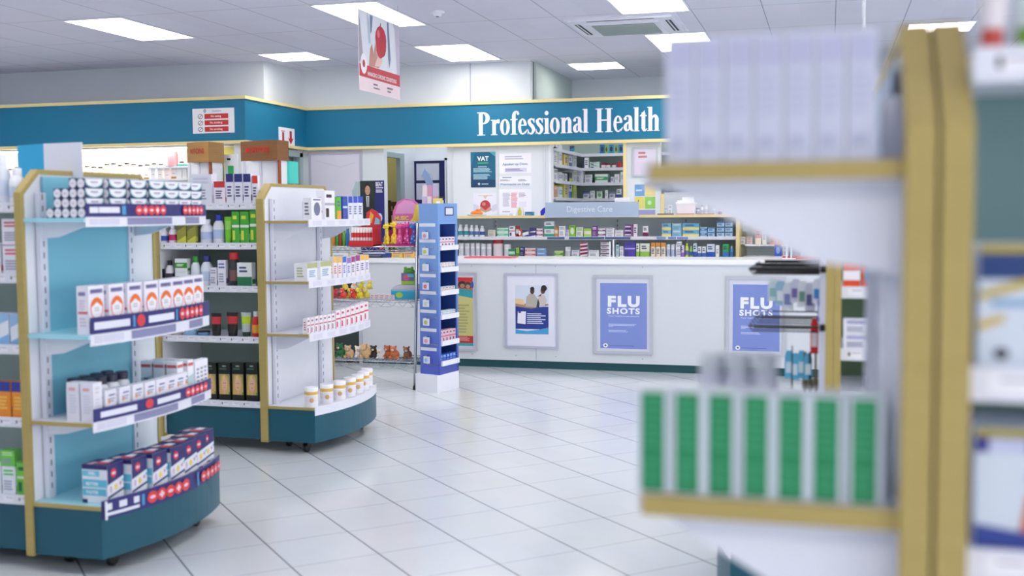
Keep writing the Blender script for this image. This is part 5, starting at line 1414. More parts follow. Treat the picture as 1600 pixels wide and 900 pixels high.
shelf_row([(243, 253, 420, 'b', (40, 44, 60), (90, 90, 160), 'diag', 'dark carton'), (255, 267, 407, 'B', (228, 228, 236), (20, 20, 24), 'lab', 'white bottle with black cap', 1, (60, 50, 66)), (272, 292, 404, 'b', (226, 230, 234), (60, 150, 50), 'band', 'white and green carton', 2), (294, 308, 401, 'B', (226, 232, 238), (40, 150, 50), 'lab', 'white bottle with green cap', 1, (214, 222, 228)), (309, 326, 400, 'B', (226, 232, 242), (40, 52, 130), 'lab', 'white bottle with navy cap', 1, (190, 206, 232)), (327, 338, 418, 'b', (226, 226, 238), GY, 'txt', 'small white carton'), (339, 352, 406, 'b', (228, 228, 240), (110, 110, 180), 'txt', 'taller white carton'), (354, 368, 395, 'C', (44, 46, 54), (206, 40, 46), 'lab', 'black aerosol with red cap', 1, (120, 80, 84)), (369, 393, 410, 'b', (228, 234, 234), (40, 120, 80), 'low', 'white carton with green foot')], yM, 1.062, 'third main shelf, ' + SI, 'packs on the third main shelf')
shelf_row([(255, 268, 518, 'T', (90, 80, 76), (150, 60, 60), 'plain', 'low dark jar with red lid'), (269, 281, 518, 'T', (196, 190, 190), (180, 70, 60), 'plain', 'low pale jar with red lid'), (283, 303, 514, 'T', (150, 190, 226), (160, 196, 226), 'plain', 'low light blue jar'), (304, 322, 518, 'T', (110, 160, 200), (34, 40, 52), 'plain', 'low blue jar with black lid'), (324, 341, 490, 'S', (24, 24, 28), (30, 30, 32), 'lab', 'black tube with red patch', 1, (196, 50, 56)), (348, 367, 489, 'S', (24, 24, 28), (30, 30, 32), 'lab', 'black tube with red patch', 1, (196, 50, 56)), (371, 388, 489, 'S', (190, 200, 206), (40, 60, 50), 'lab', 'grey tube with lime patch', 1, (190, 220, 40)), (390, 402, 487, 'B', (206, 44, 40), (226, 228, 236), 'lab', 'red bottle with white cap', 1, (236, 160, 50))], yM, .735, 'fourth main shelf, ' + SI, 'packs on the fourth main shelf')
HAIR = (206, 170, 96)
for i, (a, b_) in enumerate(((300, 318), (319, 337), (340, 359), (361, 380), (383, 402))):
    xa, zt_ = aty(a, 567, yM); xb, _ = aty(b_, 567, yM)
    w = xb - xa
    h = zt_ - .3185
    kd = carton(w * .96, .06, h, (18, 24, 22), [('r', .04, .16, .96, .70, (160, 148, 100)), ('p', [(.06, .16), (.10, .45), (.24, .66), (.55, .70), (.80, .62), (.92, .4), (.94, .16)], HAIR), ('o', .5, .43, .25, .19, (226, 180, 150)), ('p', [(.42, .16), (.42, .3), (.58, .3), (.58, .16)], (220, 172, 140)), ('p', [(.32, .5), (.36, .64), (.56, .68), (.5, .58)], (226, 196, 130)), ('r', .43, .335, .57, .35, (190, 80, 80)), ('r', .38, .45, .46, .465, (60, 50, 46)), ('r', .54, .45, .62, .465, (60, 50, 46)), ('r', .1, .82, .7, .86, (60, 90, 80)), ('r', .35, .9, .65, .93, (150, 170, 160)), ('o', .9, .2, .06, .035, (60, 150, 90))], top=[('r', .1, .4, .9, .6, (130, 120, 60))])
    put(kd, None, 'hair_dye_carton', ((xa + xb) / 2, yM + .034, .319), 0, f'black hair dye carton showing a blonde woman, {ORD[i]} from left, bottom shelf', 'carton', 'hair dye cartons on the bottom shelf')
# end shelves of the second left island
def end_px(specs, cf, z, sgn, where, group, off=.02):
    for i, sp in enumerate(specs):
        px0, px1, pyt, st, base, acc, pt_, words = sp[:8]
        a2 = sp[8] if len(sp) > 8 else (90, 94, 140)
        dd = sp[9] if len(sp) > 9 else None
        xg = cf[len(cf) // 2][0] - sgn * .03
        for _ in range(3):
            ya, _z = atx(px0, pyt, xg); yb, _z2 = atx(px1, pyt, xg)
            xg = front_x(cf, (ya + yb) / 2) - sgn * off
        w = abs(yb - ya) * .93
        ym = (ya + yb) / 2
        h = max(.02, atx((px0 + px1) / 2, pyt, xg)[1] - z)
        if st == 'b':
            d = dd or min(.06, max(.03, w * .6))
            xx = min(front_x(cf, ym - w / 2), front_x(cf, ym + w / 2)) if sgn > 0 else max(front_x(cf, ym - w / 2), front_x(cf, ym + w / 2))
            kd = carton(w, d, h, base, pat(pt_, acc, a2), side=pat(pt_, acc, a2) if words.startswith('tinted') else [('t', .2, .2, .8, .8, 4, acc)])
            onend(kd, None, 'carton', xx - sgn * (d / 2 + .010), ym, z, sgn, f'{words}, {ORD[i]} from front, {where}', 'carton', group)
        else:
            r_ = w / 2
            kd = tubk(r_, h, base, acc, label=a2) if st == 'T' else bottle(r_, h, base, acc, label=a2)
            onend(kd, None, 'tub' if st == 'T' else 'bottle', front_x(cf, ym) - sgn * (r_ + .012), ym, z, sgn, f'{words}, {ORD[i]} from front, {where}', 'tub' if st == 'T' else 'bottle', group)
end_px([(487, 505, 309, 'b', (232, 232, 240), (110, 114, 140), 'dot', 'white device carton with grey pod picture'), (506, 523, 298, 'b', (234, 234, 242), (170, 170, 186), 'two', 'taller white device carton', (60, 30, 36)), (524, 531, 308, 'b', (90, 180, 60), (236, 160, 60), 'low', 'green and orange carton'), (533, 541, 307, 'b', (46, 76, 180), (210, 216, 240), 'two', 'solid blue carton'), (542, 549, 307, 'b', (226, 228, 242), (46, 76, 190), 'top', 'white carton with blue top'), (550, 557, 307, 'b', (226, 228, 242), (46, 76, 190), 'top', 'white carton with blue top'), (558, 566, 307, 'b', (226, 228, 242), (46, 76, 190), 'top', 'white carton with blue top')], M1, 1.482, 1, 'top end shelf, ' + SI, 'cartons on the top end shelf of the second island')
end_px([(481, 499, 411, 'b', (232, 234, 240), (176, 182, 130), 'top', 'white carton with olive top', (130, 160, 200), .09), (500, 518, 408, 'b', (232, 234, 240), (176, 182, 130), 'top', 'white carton with olive top', (130, 160, 200), .09), (519, 525, 401, 'b', (236, 230, 236), (236, 190, 90), 'top', 'white carton with amber top', (180, 60, 70)), (526, 532, 401, 'b', (236, 230, 236), (236, 190, 90), 'top', 'white carton with amber top', (180, 60, 70)), (533, 539, 401, 'b', (232, 234, 244), (70, 100, 210), 'top', 'white carton with blue top', (60, 60, 180)), (540, 546, 403, 'b', (232, 234, 244), (150, 110, 190), 'top', 'white carton with violet top', (60, 60, 180)), (547, 553, 401, 'b', (236, 232, 240), (160, 60, 130), 'top', 'white carton with plum top'), (554, 561, 399, 'b', (236, 232, 240), (160, 60, 130), 'top', 'white carton with plum top'), (562, 569, 398, 'b', (236, 232, 240), (236, 190, 90), 'top', 'white carton with gold top', (90, 80, 180)), (570, 576, 398, 'b', (236, 232, 240), (236, 190, 90), 'top', 'white carton with gold top', (90, 80, 180))], M2, 1.098, 1, 'second end shelf, ' + SI, 'cartons on the second end shelf of the second island')
sm = [(479 + 6.2 * k, 484.6 + 6.2 * k, 497 - k * 1.2, 'b', (234, 230, 238), (190, 110, 120), 'two', 'short narrow white carton', (160, 90, 120)) for k in range(7)] + \
     [(523 + 7.6 * k, 530 + 7.6 * k, 485 - k * 2.2, 'b', (236, 228, 236), (206, 60, 90), 'two', 'taller white carton with crimson mark', (206, 70, 100)) for k in range(7)]
end_px(sm, M3, .765, 1, 'third end shelf, ' + SI, 'small cartons on the third end shelf of the second island')
mt = MB(); mt.lathe([(.040, 0), (.042, .003), (.042, .100)], (238, 238, 246), seg=20)
mt.lathe([(.0426, .078), (.0427, .098)], (226, 184, 84), seg=20); mt.lathe([(.0425, .035), (.0426, .070)], (230, 224, 232), seg=20)
mt.ell((.0, -.0415, .045), (.014, .002, .016), (206, 170, 120), 8, 6)
ml = MB(); ml.lathe([(.0435, .100), (.0435, .120), (.040, .125)], (240, 240, 248), seg=20)
dkm = curve_front(MXF + .325, MY0 + .012, MY1 - .012, 1, .085)
for i in range(7):
    y = 6.462 + i * .146
    put([('tub', mt), ('lid', ml)], 'mtub', 'tub', (front_x(dkm, y) - .062, y, .3005), math.radians(30), f'white tub with gold band, {ORD[i]} from front, bottom deck, {SI}', 'tub', 'white tubs with gold bands')
x_, z_ = aty(470, 325, 6.6)
t = thing('card_holder', 'small grey blue leaflet holder inside the second left island end', 'leaflet holder', (x_ , 6.72, 1.482))
MB().box(-.045, -.01, 0, .045, .01, .125, (206, 208, 222)).build('holder', t)
MB().box(-.04, -.0125, .075, .04, -.0105, .12, (140, 156, 192)).build('blue_card', t)

# ------------------------------------------------------------------ nearest right island: blurred cartons
wb = carton(.0355, .12, .160, (198, 202, 222), [('r', .1, .75, .9, .95, (182, 184, 212)), ('t', .15, .35, .85, .7, 5, (184, 188, 214)), ('r', .15, .1, .7, .2, (178, 182, 206)), ('r', 0, 0, .08, 1, (214, 216, 232))])
for r_ in range(2):
    for i in range(7):
        x = -.186 + i * .0372
        put(wb, 'wb', 'carton', (x, NY0 + .085 + r_ * .13, 1.5825), 0, f'tall white carton, {ORD[i]} from left, {"rear" if r_ else "front"} row, nearest top right shelf', 'carton', 'blurred tall white cartons')
gb = carton(.0425, .05, .137, (206, 214, 224), [('r', .12, .02, .84, .98, (22, 128, 78)), ('t', .2, .42, .8, .95, 7, (52, 150, 104)), ('t', .2, .08, .75, .35, 3, (52, 150, 104))], side=[('r', .1, .05, .9, .95, (24, 138, 84))], top=[('r', .3, 0, .9, 1, (206, 220, 220))])
for r_ in range(1):
    for i in range(7):
        x = -.219 + i * .0440
        put(gb, 'gb', 'carton', (x, NY0 + .048 + r_ * .12, 1.1505), math.radians((0, 2, -1, 1, 0, -2, 3)[i]), f'blurred green and white carton, {ORD[i]} from left, on the lower nearest right shelf', 'carton', 'blurred green cartons')
gbt = bottle(.0185, .155, (204, 206, 222), (196, 204, 212), label=(184, 186, 206), capr=.92, caph=.14, neck=.94)
for i in range(6):
    put(gbt, 'gbt', 'bottle', (-.166 + (i % 3) * .0385, 1.665 + (i // 3) * .045, 1.1505), 0, f'blurred grey bottle, {ORD[i % 3]} from left, {"rear" if i // 3 else "front"} row, behind the green cartons', 'bottle', 'blurred grey bottles')
for i in range(2):
    put(carton(.05, .05, .045, (226, 226, 240), [('r', .5, .1, .95, .8, (150, 150, 206))]), 'lil', 'carton', (-.215, 1.66 + i * .06, 1.1505), 0, f'small lilac and white carton left of the grey bottles, {"rear" if i else "front"} one', 'carton', 'small lilac cartons')
yN = NY0 + .045
for i, (x, w_, c, cc, nm) in enumerate(((.185, .036, (222, 216, 222), (190, 70, 60), 'white tube with red foot'), (.225, .036, (196, 210, 212), (110, 160, 60), 'pale tube with green foot'), (.262, .032, (44, 30, 34), (40, 28, 30), 'dark brown tube'), (.300, .036, (216, 190, 190), (180, 90, 80), 'pinkish tube with red foot'))):
    put(squeeze(w_, .15, c, cc), None, 'squeeze_tube', (x + .005, yN + .03, 1.7105), 0, f'{nm} at the top right corner, blurred', 'tube', None)
for i in range(3):
    for z, h, nm, fr in ((1.3255, .152, 'blue and white pack with gold top', [('r', 0, .72, 1, .93, (30, 60, 118)), ('r', 0, .93, 1, 1, (168, 150, 60)), ('p', [(0, .55), (.6, .72), (1, .86), (1, .95), (.5, .78), (0, .62)], (190, 170, 90)), ('p', [(0, .3), (.2, .38), (.2, .44), (0, .38)], (206, 180, 90)), ('r', .1, .5, .8, .56, (130, 170, 206)), ('p', [(.45, .28), (.85, .4), (.9, .34), (.6, .24)], (60, 100, 170)), ('o', .18, .12, .06, .05, (70, 76, 90))]),
                          (1.1005, .150, 'white pack with dark blue corners and orange picture', [('r', 0, .8, 1, .93, (44, 36, 130)), ('r', 0, .93, 1, 1, (160, 150, 60)), ('r', .1, .8, .4, .92, (190, 196, 226)), ('p', [(.35, .15), (.7, .15), (.68, .42), (.4, .46)], (196, 100, 60)), ('p', [(0, 0), (1, 0), (1, .2), (.6, .12), (0, .2)], (50, 70, 150)), ('p', [(.75, .15), (1, .2), (1, .5), (.8, .4)], (100, 140, 210)), ('r', .4, .58, .9, .64, (130, 160, 210))])):
        put(carton(.148, .12, h, (206, 216, 230), fr), None, 'nappy_pack', (.252 + i * .152, yN + .064, z), 0, f'{nm}, blurred, {ORD[i]} from the end post', 'pack', None)
# ------------------------------------------------------------------ right island in the middle distance
yQ = QY0 + .045
shelf_row([(1317, 1345, 412, 'b', (222, 84, 40), (236, 236, 246), 'band', 'orange red pack with white lettering'), (1346, 1366, 412, 'b', (222, 90, 50), (90, 170, 226), 'dot', 'orange pack with blue disc'), (1372, 1392, 412, 'b', (222, 84, 40), (236, 236, 246), 'band', 'orange red pack')], yQ, 1.25, 'second shelf, middle right island', 'orange packs')
shelf_row([(1317, 1362, 498, 'b', (228, 230, 242), (120, 120, 190), 'txt', 'white pack with violet print', 2), (1366, 1400, 505, 'b', (228, 230, 242), (120, 120, 190), 'txt', 'white pack')], yQ, 1.03, 'third shelf, middle right island', 'white packs')
shelf_row([(1322, 1337, 205, 'b', (228, 226, 236), (206, 50, 46), 'band', 'white and red carton'), (1339, 1354, 205, 'b', (228, 226, 236), (206, 50, 46), 'band', 'white and red carton'), (1356, 1371, 203, 'b', (232, 230, 240), (206, 50, 46), 'diag', 'white carton with red chevron', 1, (220, 120, 110)), (1373, 1388, 203, 'b', (232, 230, 240), (206, 50, 46), 'diag', 'white carton with red chevron', 1, (220, 120, 110))], yQ, 1.60, 'top shelf, middle right island', 'red and white cartons on the top shelf')
def hang(px0, px1, py0, py1, y, c, cat, words, acc=None, shp='bag'):
    xa, za = aty(px0, py1, y); xb, zb = aty(px1, py0, y)
    w, h = xb - xa, zb - za
    b = MB()
    if shp == 'bag':
        b.prism([(-w / 2, 0), (w / 2, 0), (w * .5, h * .8), (w * .3, h), (-w * .3, h), (-w / 2, h * .8)], 'y', -.008, .008, c)
        if acc: b.box(-w * .35, -.0095, h * .2, w * .35, -.008, h * .6, acc)
    elif shp == 'comb':
        b.box(-w * .28, -.008, h * .1, w * .12, .008, h, c)
        b.ell((0, 0, h * .2), (w * .5, .012, h * .2), c)
    tag(b.build('hanging_pack', None, ((xa + xb) / 2, y, za)), words, cat, 'packs hanging on the hook bars')
rr = random.Random(3)
cols = [((206, 220, 224), (150, 190, 190), 'pale'), ((150, 190, 214), (230, 236, 240), 'light blue'), ((222, 226, 236), (130, 140, 190), 'white'), ((210, 214, 232), (120, 110, 170), 'lilac white'), ((226, 228, 236), (110, 150, 130), 'white and green'), ((196, 200, 216), (90, 90, 140), 'grey'), ((230, 232, 240), (60, 130, 190), 'white and blue')]
for i in range(7):
    c, a, nm = cols[i]
    x0 = 1200 + i * 11.5
    hang(x0, x0 + 17, 436 + (i % 3) * 3, 470 + (i * 7) % 19, QY0 + .14 + .1 * (6 - i), c, 'pack', f'{nm} pack on the upper hook bar, {ORD[i]} from left', a)
hang(1277, 1289, 462, 503, QY0 + .1, (60, 90, 180), 'pack', 'blue pack with white top beside the wooden post', (226, 230, 240))
hang(1279, 1290, 431, 448, QY0 + .12, (222, 226, 234), 'pack', 'white pack with orange spot next to the wooden post', (210, 100, 50))
hang(1266, 1279, 498, 552, QY0 + .2, (206, 30, 36), 'pack', 'long red pack on the lower hook bar', (230, 220, 222))
for i in range(4):
    hang(1226 + i * 10, 1239 + i * 10, 548 + (i % 2) * 4, 590 + (i % 2) * 3, QY0 + .55 - i * .1, (92, 180, 216), 'pack', f'sky blue pack on the lower hook bar, {ORD[i]} from left', (214, 232, 240))
for i in range(4):
    hang(1253 + i * 8.5, 1263 + i * 8.5, 550, 612, QY0 + .3 - i * .05, (92, 82, 52), 'brush', f'dark brown hanging brush, {ORD[i]} from left', None, 'comb')
hang(1236, 1239, 540, 606, QY0 + .24, (60, 44, 52), 'comb', 'thin dark comb hanging among sky blue packs')
# ------------------------------------------------------------------ chrome wire rack by the counter
RY0, RY1 = 9.05, 9.5
RXa, RXb = -4.45, -3.44
t = thing('wire_rack', 'chrome wire shelf rack full of toys and sweets, left of the blue tower', 'rack', (-3.95, 9.3, 0))
def lean(x, z):
    return x
for xx, yy in ((RXb, RY0), (RXb, RY1), (RXa, RY0), (RXa, RY1)):
    lx = .045 if xx == RXb else 0
    b = MB()
    b.tube([(xx + .0, yy, 0), (xx + lx, yy, 1.44)], .013, CHROME, 10)
    b.lathe([(.018, 0), (.018, .02), (.014, .03)], BLACK, cx=xx, cy=yy, seg=12)
    part(b, 'post', t)
def wire_shelf(z, x0, x1, y0, y1, n='wire_shelf'):
    b = MB()
    for yy in (y0, y1):
        b.tube([(x0, yy, z), (x1, yy, z)], .0045, CHROME, 6)
        b.tube([(x0, yy, z - .05), (x1, yy, z - .05)], .0035, CHROME, 6)
        k = int((x1 - x0) / .05)
        pts = []
        for i in range(k + 1):
            pts.append((x0 + (x1 - x0) * i / k, yy, z if i % 2 else z - .05))
        b.tube(pts, .003, CHROME, 5)
    for xx in (x0, x1):
        b.tube([(xx, y0, z), (xx, y1, z)], .0045, CHROME, 6)
    nn = int((x1 - x0) / .028)
    for i in range(nn):
        xx = x0 + (x1 - x0) * (i + .5) / nn
        b.tube([(xx, y0, z + .002), (xx, y1, z + .002)], .002, CHROME, 4)
    part(b, n, t)
for z in (1.235, .765, .235):
    wire_shelf(z, RXa, RXb, RY0, RY1)
z0 = 1.24
def X(px, y=9.1): return aty(px, 380, y)[0]
# stack of tubes in a red counter box
def obj1(mb, name, loc, label, cat, group=None, rz=0, parts=()):
    o = mb.build(name, None, loc, rz)
    tag(o, label, cat, group)
    for n, m in parts:
        m.build(n, o)
    return o
REDB = (196, 34, 44)
t2 = thing('sweet_display_box', 'red card display box of red and white tubes on the wire rack', 'display box', (X(569), 9.12, z0))
b = MB(); w = .225
b.box(-w / 2, -.09, 0, w / 2, .10, .012, REDB); b.box(-w / 2, -.095, 0, w / 2, -.09, .05, REDB); b.box(w / 2 - .005, -.09, 0, w / 2, .10, .17, REDB); b.box(-w / 2, .095, 0, w / 2, .10, .17, REDB)
b.prism([(-.02, .17), (.11, .17), (.115, .25), (.08, .30), (.03, .325), (-.02, .29)], 'y', .085, .095, (206, 50, 60))
b.prism([(0, .2), (.03, .2), (.05, .27), (.02, .30)], 'y', .082, .085, (232, 170, 60)); b.prism([(.055, .19), (.105, .19), (.105, .23), (.07, .25)], 'y', .082, .085, (120, 190, 210))
b.build('box', t2)
lip = bottle(.012, .15, (200, 40, 46), (236, 230, 232), label=(226, 226, 234), capr=.9, caph=.3, neck=.95)
for i in range(8):
    for r_ in range(2):
        put(lip, 'lip', 'sweet_tube', (X(569) - .096 + i * .0275, 9.07 + r_ * .05, z0 + .013), 0, f'red and white tube in the red display box, {ORD[i]} from left, {"rear" if r_ else "front"} row', 'tube', 'red and white tubes')
for i in range(6):
    c, nm = [((190, 110, 40), 'orange'), ((206, 120, 40), 'amber'), ((60, 140, 60), 'green'), ((150, 60, 30), 'brown'), ((80, 160, 60), 'leaf green'), ((50, 110, 180), 'blue')][i]
    x = X(516 + i * 5.5)
    put(bottle(.017, .15 + .02 * (i % 2), c, c, label=None, capr=.7, caph=.2), None, 'sweet_tube', (x, 9.10, z0), 0, f'{nm} sweet tube left of the red display box, {ORD[i]} from left', 'tube', None)
# pink toy display with rounded header, MUSIC
xm = X(630, 9.2)
t2 = thing('toy_display_box', 'pink toy display box with rounded header reading MUSIC', 'display box', (xm, 9.22, z0))
PINK = (190, 60, 130)
b = MB(); w = .27
b.box(-w / 2, -.09, 0, w / 2, .09, .012, PINK); b.box(-w / 2, .08, 0, w / 2, .09, .20, PINK)
b.box(w / 2 - .005, -.09, 0, w / 2, .09, .14, PINK); b.box(-w / 2, -.09, 0, -w / 2 + .005, .09, .14, PINK)
b.build('box', t2)
h = MB()
h.prism([(-.135, .19), (.135, .19), (.14, .27), (.12, .36), (.06, .405), (-.02, .415), (-.09, .38), (-.13, .30)], 'y', .072, .08, (214, 110, 176))
h.prism([(-.11, .28), (.09, .28), (.10, .35), (.05, .39), (-.02, .40), (-.08, .36)], 'y', .070, .072, (222, 160, 206))
h.prism([(-.135, .19), (.135, .19), (.135, .215), (-.135, .215)], 'y', .069, .072, (222, 222, 240))
h.prism([(.03, .215), (.06, .24), (.09, .36), (.115, .36), (.12, .24), (.13, .215)], 'y', .066, .070, (230, 206, 70))
h.build('header_card', t2)
tm = text_mb('MUSIC', .035, (232, 226, 90), bold=.03, w=.13)
tm.v = [(a - .045, b_ + .066, c + .225) for a, b_, c in tm.v]
tm.build('lettering', t2)
def giraffe(c, spot):
    b = MB()
    b.ell((0, 0, .045), (.030, .022, .045), c); b.ell((.004, 0, .105), (.015, .013, .045), c); b.ell((.0, -.004, .155), (.026, .020, .022), c)
    b.ell((-.018, -.012, .148), (.014, .012, .011), c)
    for s_ in (-1, 1):
        b.ell((s_ * .014, .004, .178), (.006, .005, .012), c); b.ell((s_ * .020, -.008, .012), (.012, .018, .012), c)
        b.ell((s_ * .028, 0, .165), (.010, .005, .008), c)
    hd = MB(); b2 = spot
    for k, (x, z) in enumerate(((-.012, .05), (.012, .035), (.008, .07), (.004, .11))):
        hd.ell((x, -.019 if z < .08 else -.009, z), (.007, .004, .007), spot)
    hd.ell((-.008, -.023, .160), (.003, .002, .003), BLACK); hd.ell((.010, -.022, .160), (.003, .002, .003), BLACK)
    return [('toy', b), ('spots', hd)]
for i, (px, c, s_, nm, sc, dz) in enumerate(((603, (232, 214, 50), (236, 140, 60), 'yellow', 1.0, 0), (614, (236, 206, 60), (236, 160, 80), 'amber yellow', 1.1, .02), (623, (226, 90, 160), (240, 170, 200), 'pink', 1.0, 0), (634, (214, 70, 150), (240, 180, 200), 'magenta', 1.05, .01), (645, (60, 110, 200), (180, 200, 236), 'blue', 1.0, 0), (652, (70, 130, 210), (180, 200, 236), 'light blue', 1.05, .015))):
    o = put(giraffe(c, s_), None, 'giraffe_toy', (X(px, 9.12), 9.14 + .012 * (i % 2), z0 + .013), math.radians((i * 37) % 30 - 15), f'{nm} bath toy giraffe in front of the pink display box', 'toy', None)
    o.scale = (sc, sc, sc)
# shelf edge stock lying between the wires of the top shelf
for i, (pa, pb, c, nm) in enumerate(((520, 545, (214, 222, 226), 'white and teal'), (548, 560, (206, 200, 170), 'cream'), (563, 610, (50, 66, 136), 'long navy'), (613, 630, (220, 190, 90), 'yellow'), (632, 648, (226, 180, 90), 'orange yellow'))):
    xa, _ = aty(pa, 400, 10.7); xb, _ = aty(pb, 400, 10.7)
    put(carton(xb - xa, .08, .055, c, pat('txt', (200, 60, 50) if i > 2 else (220, 226, 240))), None, 'carton', ((xa + xb) / 2, 10.72, CT), 0, f'{nm} low carton on the counter behind the wire rack', 'carton', None)
# middle wire shelf: sweets bags, toys, blue tub, green toy box
rr = random.Random(11)
def plush(c, s=1.0):
    b = MB()
    b.ell((0, 0, .04 * s), (.04 * s, .035 * s, .04 * s), c, 12, 8); b.ell((-.01 * s, -.02 * s, .085 * s), (.028 * s, .026 * s, .026 * s), c, 12, 8)
    e = MB()
    for q in (-1, 1):
        e.ell((-.01 * s + q * .022 * s, -.015 * s, .108 * s), (.010 * s, .007 * s, .010 * s), c); e.ell((q * .03 * s, -.035 * s, .016 * s), (.014 * s, .02 * s, .014 * s), c)
    m = MB(); m.ell((-.01 * s, -.044 * s, .08 * s), (.012 * s, .008 * s, .009 * s), (230, 214, 190)); m.ell((-.01 * s, -.052 * s, .083 * s), (.004, .003, .003), BLACK)
    return [('body', b), ('limbs_and_ears', e), ('muzzle', m)]
for i, (px, c, nm, s_, dy, dz) in enumerate(((520, (180, 40, 70), 'crimson', .75, 0, 0), (529, (90, 90, 120), 'slate', .7, .05, 0), (537, (222, 70, 50), 'scarlet', .8, -.01, 0), (544, (228, 208, 60), 'yellow', .8, .06, .05), (552, (214, 52, 44), 'bright red', .75, 0, 0), (560, (232, 212, 50), 'lemon', .85, .02, .03), (568, (224, 206, 90), 'pale yellow', .8, .06, 0))):
    put(plush(c, s_), None, 'soft_toy', (aty(px, 470, 9.15)[0], 9.16 + dy, .772), 0, f'small {nm} toy on the middle wire shelf, {ORD[i]} from left', 'toy', None)
for i in range(5):
    x = aty(584 + i * 7, 470, 9.15)[0]
    put(carton(.045, .06, .04, (226, 214, 222), pat('txt', (200, 90, 100))), 'swp', 'sweet_packet', (x, 9.16, .772), math.radians(i * 9 - 16), f'small pink and white packet on the middle wire shelf, {ORD[i]} from left', 'packet', 'small packets on the middle wire shelf')
x0_, x1_ = aty(611, 460, 9.15)[0], aty(648, 460, 9.15)[0]
t2 = thing('sweet_tub', 'turquoise card tub with grey sloping top on the middle wire shelf', 'tub', ((x0_ + x1_) / 2, 9.22, .772))
w = x1_ - x0_
b = MB(); b.box(-w / 2, -.07, 0, w / 2, .08, .085, (50, 160, 196)); dec(b, -.07, -w / 2, 0, w, .085, [('o', .35, .45, .15, .3, (170, 206, 70)), ('r', .02, .85, .98, .98, (120, 190, 216))]); b.build('body', t2)
b = MB(); b.prism([(-w / 2, .085), (w / 2, .085), (w / 2, .13), (-w / 2 + .05, .125), (-w / 2 + .015, .105)], 'y', -.065, .075, (196, 190, 206)); b.build('lid', t2)
x0_ = aty(640, 440, 9.2)[0]
t2 = thing('toy_carton', 'lime green toy carton with green frog face top, upon the turquoise tub', 'carton', (x0_ - .01, 9.22, .9025))
b = MB(); b.box(-.06, -.04, 0, .06, .04, .10, (150, 200, 60)); dec(b, -.04, -.06, 0, .12, .10, [('r', .0, .3, 1, 1, (110, 110, 150)), ('o', .4, .6, .25, .28, (210, 90, 130)), ('r', .5, .65, .95, .9, (90, 180, 210))]); b.build('box', t2)
b = MB(); b.ell((0, 0, .11), (.055, .035, .035), (80, 160, 60)); b.ell((-.03, -.01, .14), (.016, .016, .016), (110, 190, 70)); b.ell((.03, -.01, .14), (.016, .016, .016), (110, 190, 70)); b.build('frog_top', t2)
for i in range(8):
    c, nm = [((206, 60, 60), 'red'), ((80, 90, 150), 'indigo'), ((226, 206, 70), 'yellow'), ((200, 80, 60), 'brick red'), ((236, 226, 214), 'cream'), ((224, 210, 60), 'bright yellow'), ((190, 50, 90), 'raspberry'), ((230, 214, 90), 'straw yellow')][i]
    put(plush(c, .7), None, 'soft_toy', (aty(523 + i * 6.5, 460, 9.2)[0], 9.25 + .07 * (i % 2), .772 + (.07 if i % 3 else .0)), math.radians(i * 40 - 90), f'small {nm} toy in the rear heap on the middle wire shelf, {ORD[i]} from left', 'toy', None)
# bottom wire shelf plush toys
for i, (px, c, nm, s_) in enumerate(((522, (60, 50, 70), 'dark', .8), (533, (30, 110, 60), 'green', 1.1), (547, (206, 170, 130), 'tan', 1.0), (560, (232, 226, 222), 'white', .95), (573, (214, 176, 130), 'sandy', 1.15), (585, (60, 44, 40), 'dark brown', 1.0), (595, (226, 220, 220), 'off-white', .8), (607, (190, 100, 60), 'rust', 1.05), (618, (206, 120, 80), 'orange brown', 1.05), (636, (150, 100, 70), 'brown', 1.0), (540, (60, 60, 50), 'olive', .8), (566, (226, 190, 150), 'beige', .9), (600, (80, 50, 40), 'chocolate', .9), (627, (236, 232, 230), 'snow white', .8))):
    put(plush(c, s_), None, 'soft_toy', (aty(px, 560, 9.18)[0], 9.17 + .03 * (i % 2) + (.13 if i > 9 else 0), .242), math.radians((i * 53) % 40 - 20), f'{nm} soft toy on the bottom wire shelf, {"front row" if i < 10 else "tucked behind the others"}', 'toy', None)

# ------------------------------------------------------------------ blue cardboard tower display
tx0, ty0 = -3.355, 8.93
t = thing('display_tower', 'tall blue cardboard tower display with hooks on left and pockets on right', 'display tower', (-3.19, 9.05, 0))
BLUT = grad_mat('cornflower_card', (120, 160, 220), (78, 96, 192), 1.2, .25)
BLUD = mat('deep_blue_card', (52, 84, 160), .5, noise=.03)
A = (-3.40, 8.97); B = (-3.19, 8.93); Cc = (-3.03, 9.26); D = (-3.24, 9.36)
A = (aty(652, 585, 9.0)[0], 9.0); B = (aty(685, 585, 8.93)[0], 8.93); Cc = (aty(715, 585, 9.25)[0], 9.25)
D = (A[0] + Cc[0] - B[0], A[1] + Cc[1] - B[1])
A2 = (A[0] + .03, A[1] + .0); D2 = (D[0] + .02, D[1])
def inset(k, e): return k
b = MB(); b.prism([(A[0] - .01, A[1] - .02), (B[0] - .0, B[1] - .03), (Cc[0] + .015, Cc[1] - .01), (D[0], D[1] + .01)], 'z', 0, .15, (232, 234, 244)); part(b, 'plinth', t)
b = MB()
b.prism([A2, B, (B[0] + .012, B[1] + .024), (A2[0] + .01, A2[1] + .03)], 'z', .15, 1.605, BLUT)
b.prism([A2, (A2[0] + .008, A2[1]), (D2[0] + .008, D2[1]), D2], 'z', .15, 1.60, BLUD)
b.prism([(D2[0], D2[1] - .01), (Cc[0], Cc[1] - .008), Cc, D2], 'z', .15, 1.60, BLUD)
part(b, 'body', t)
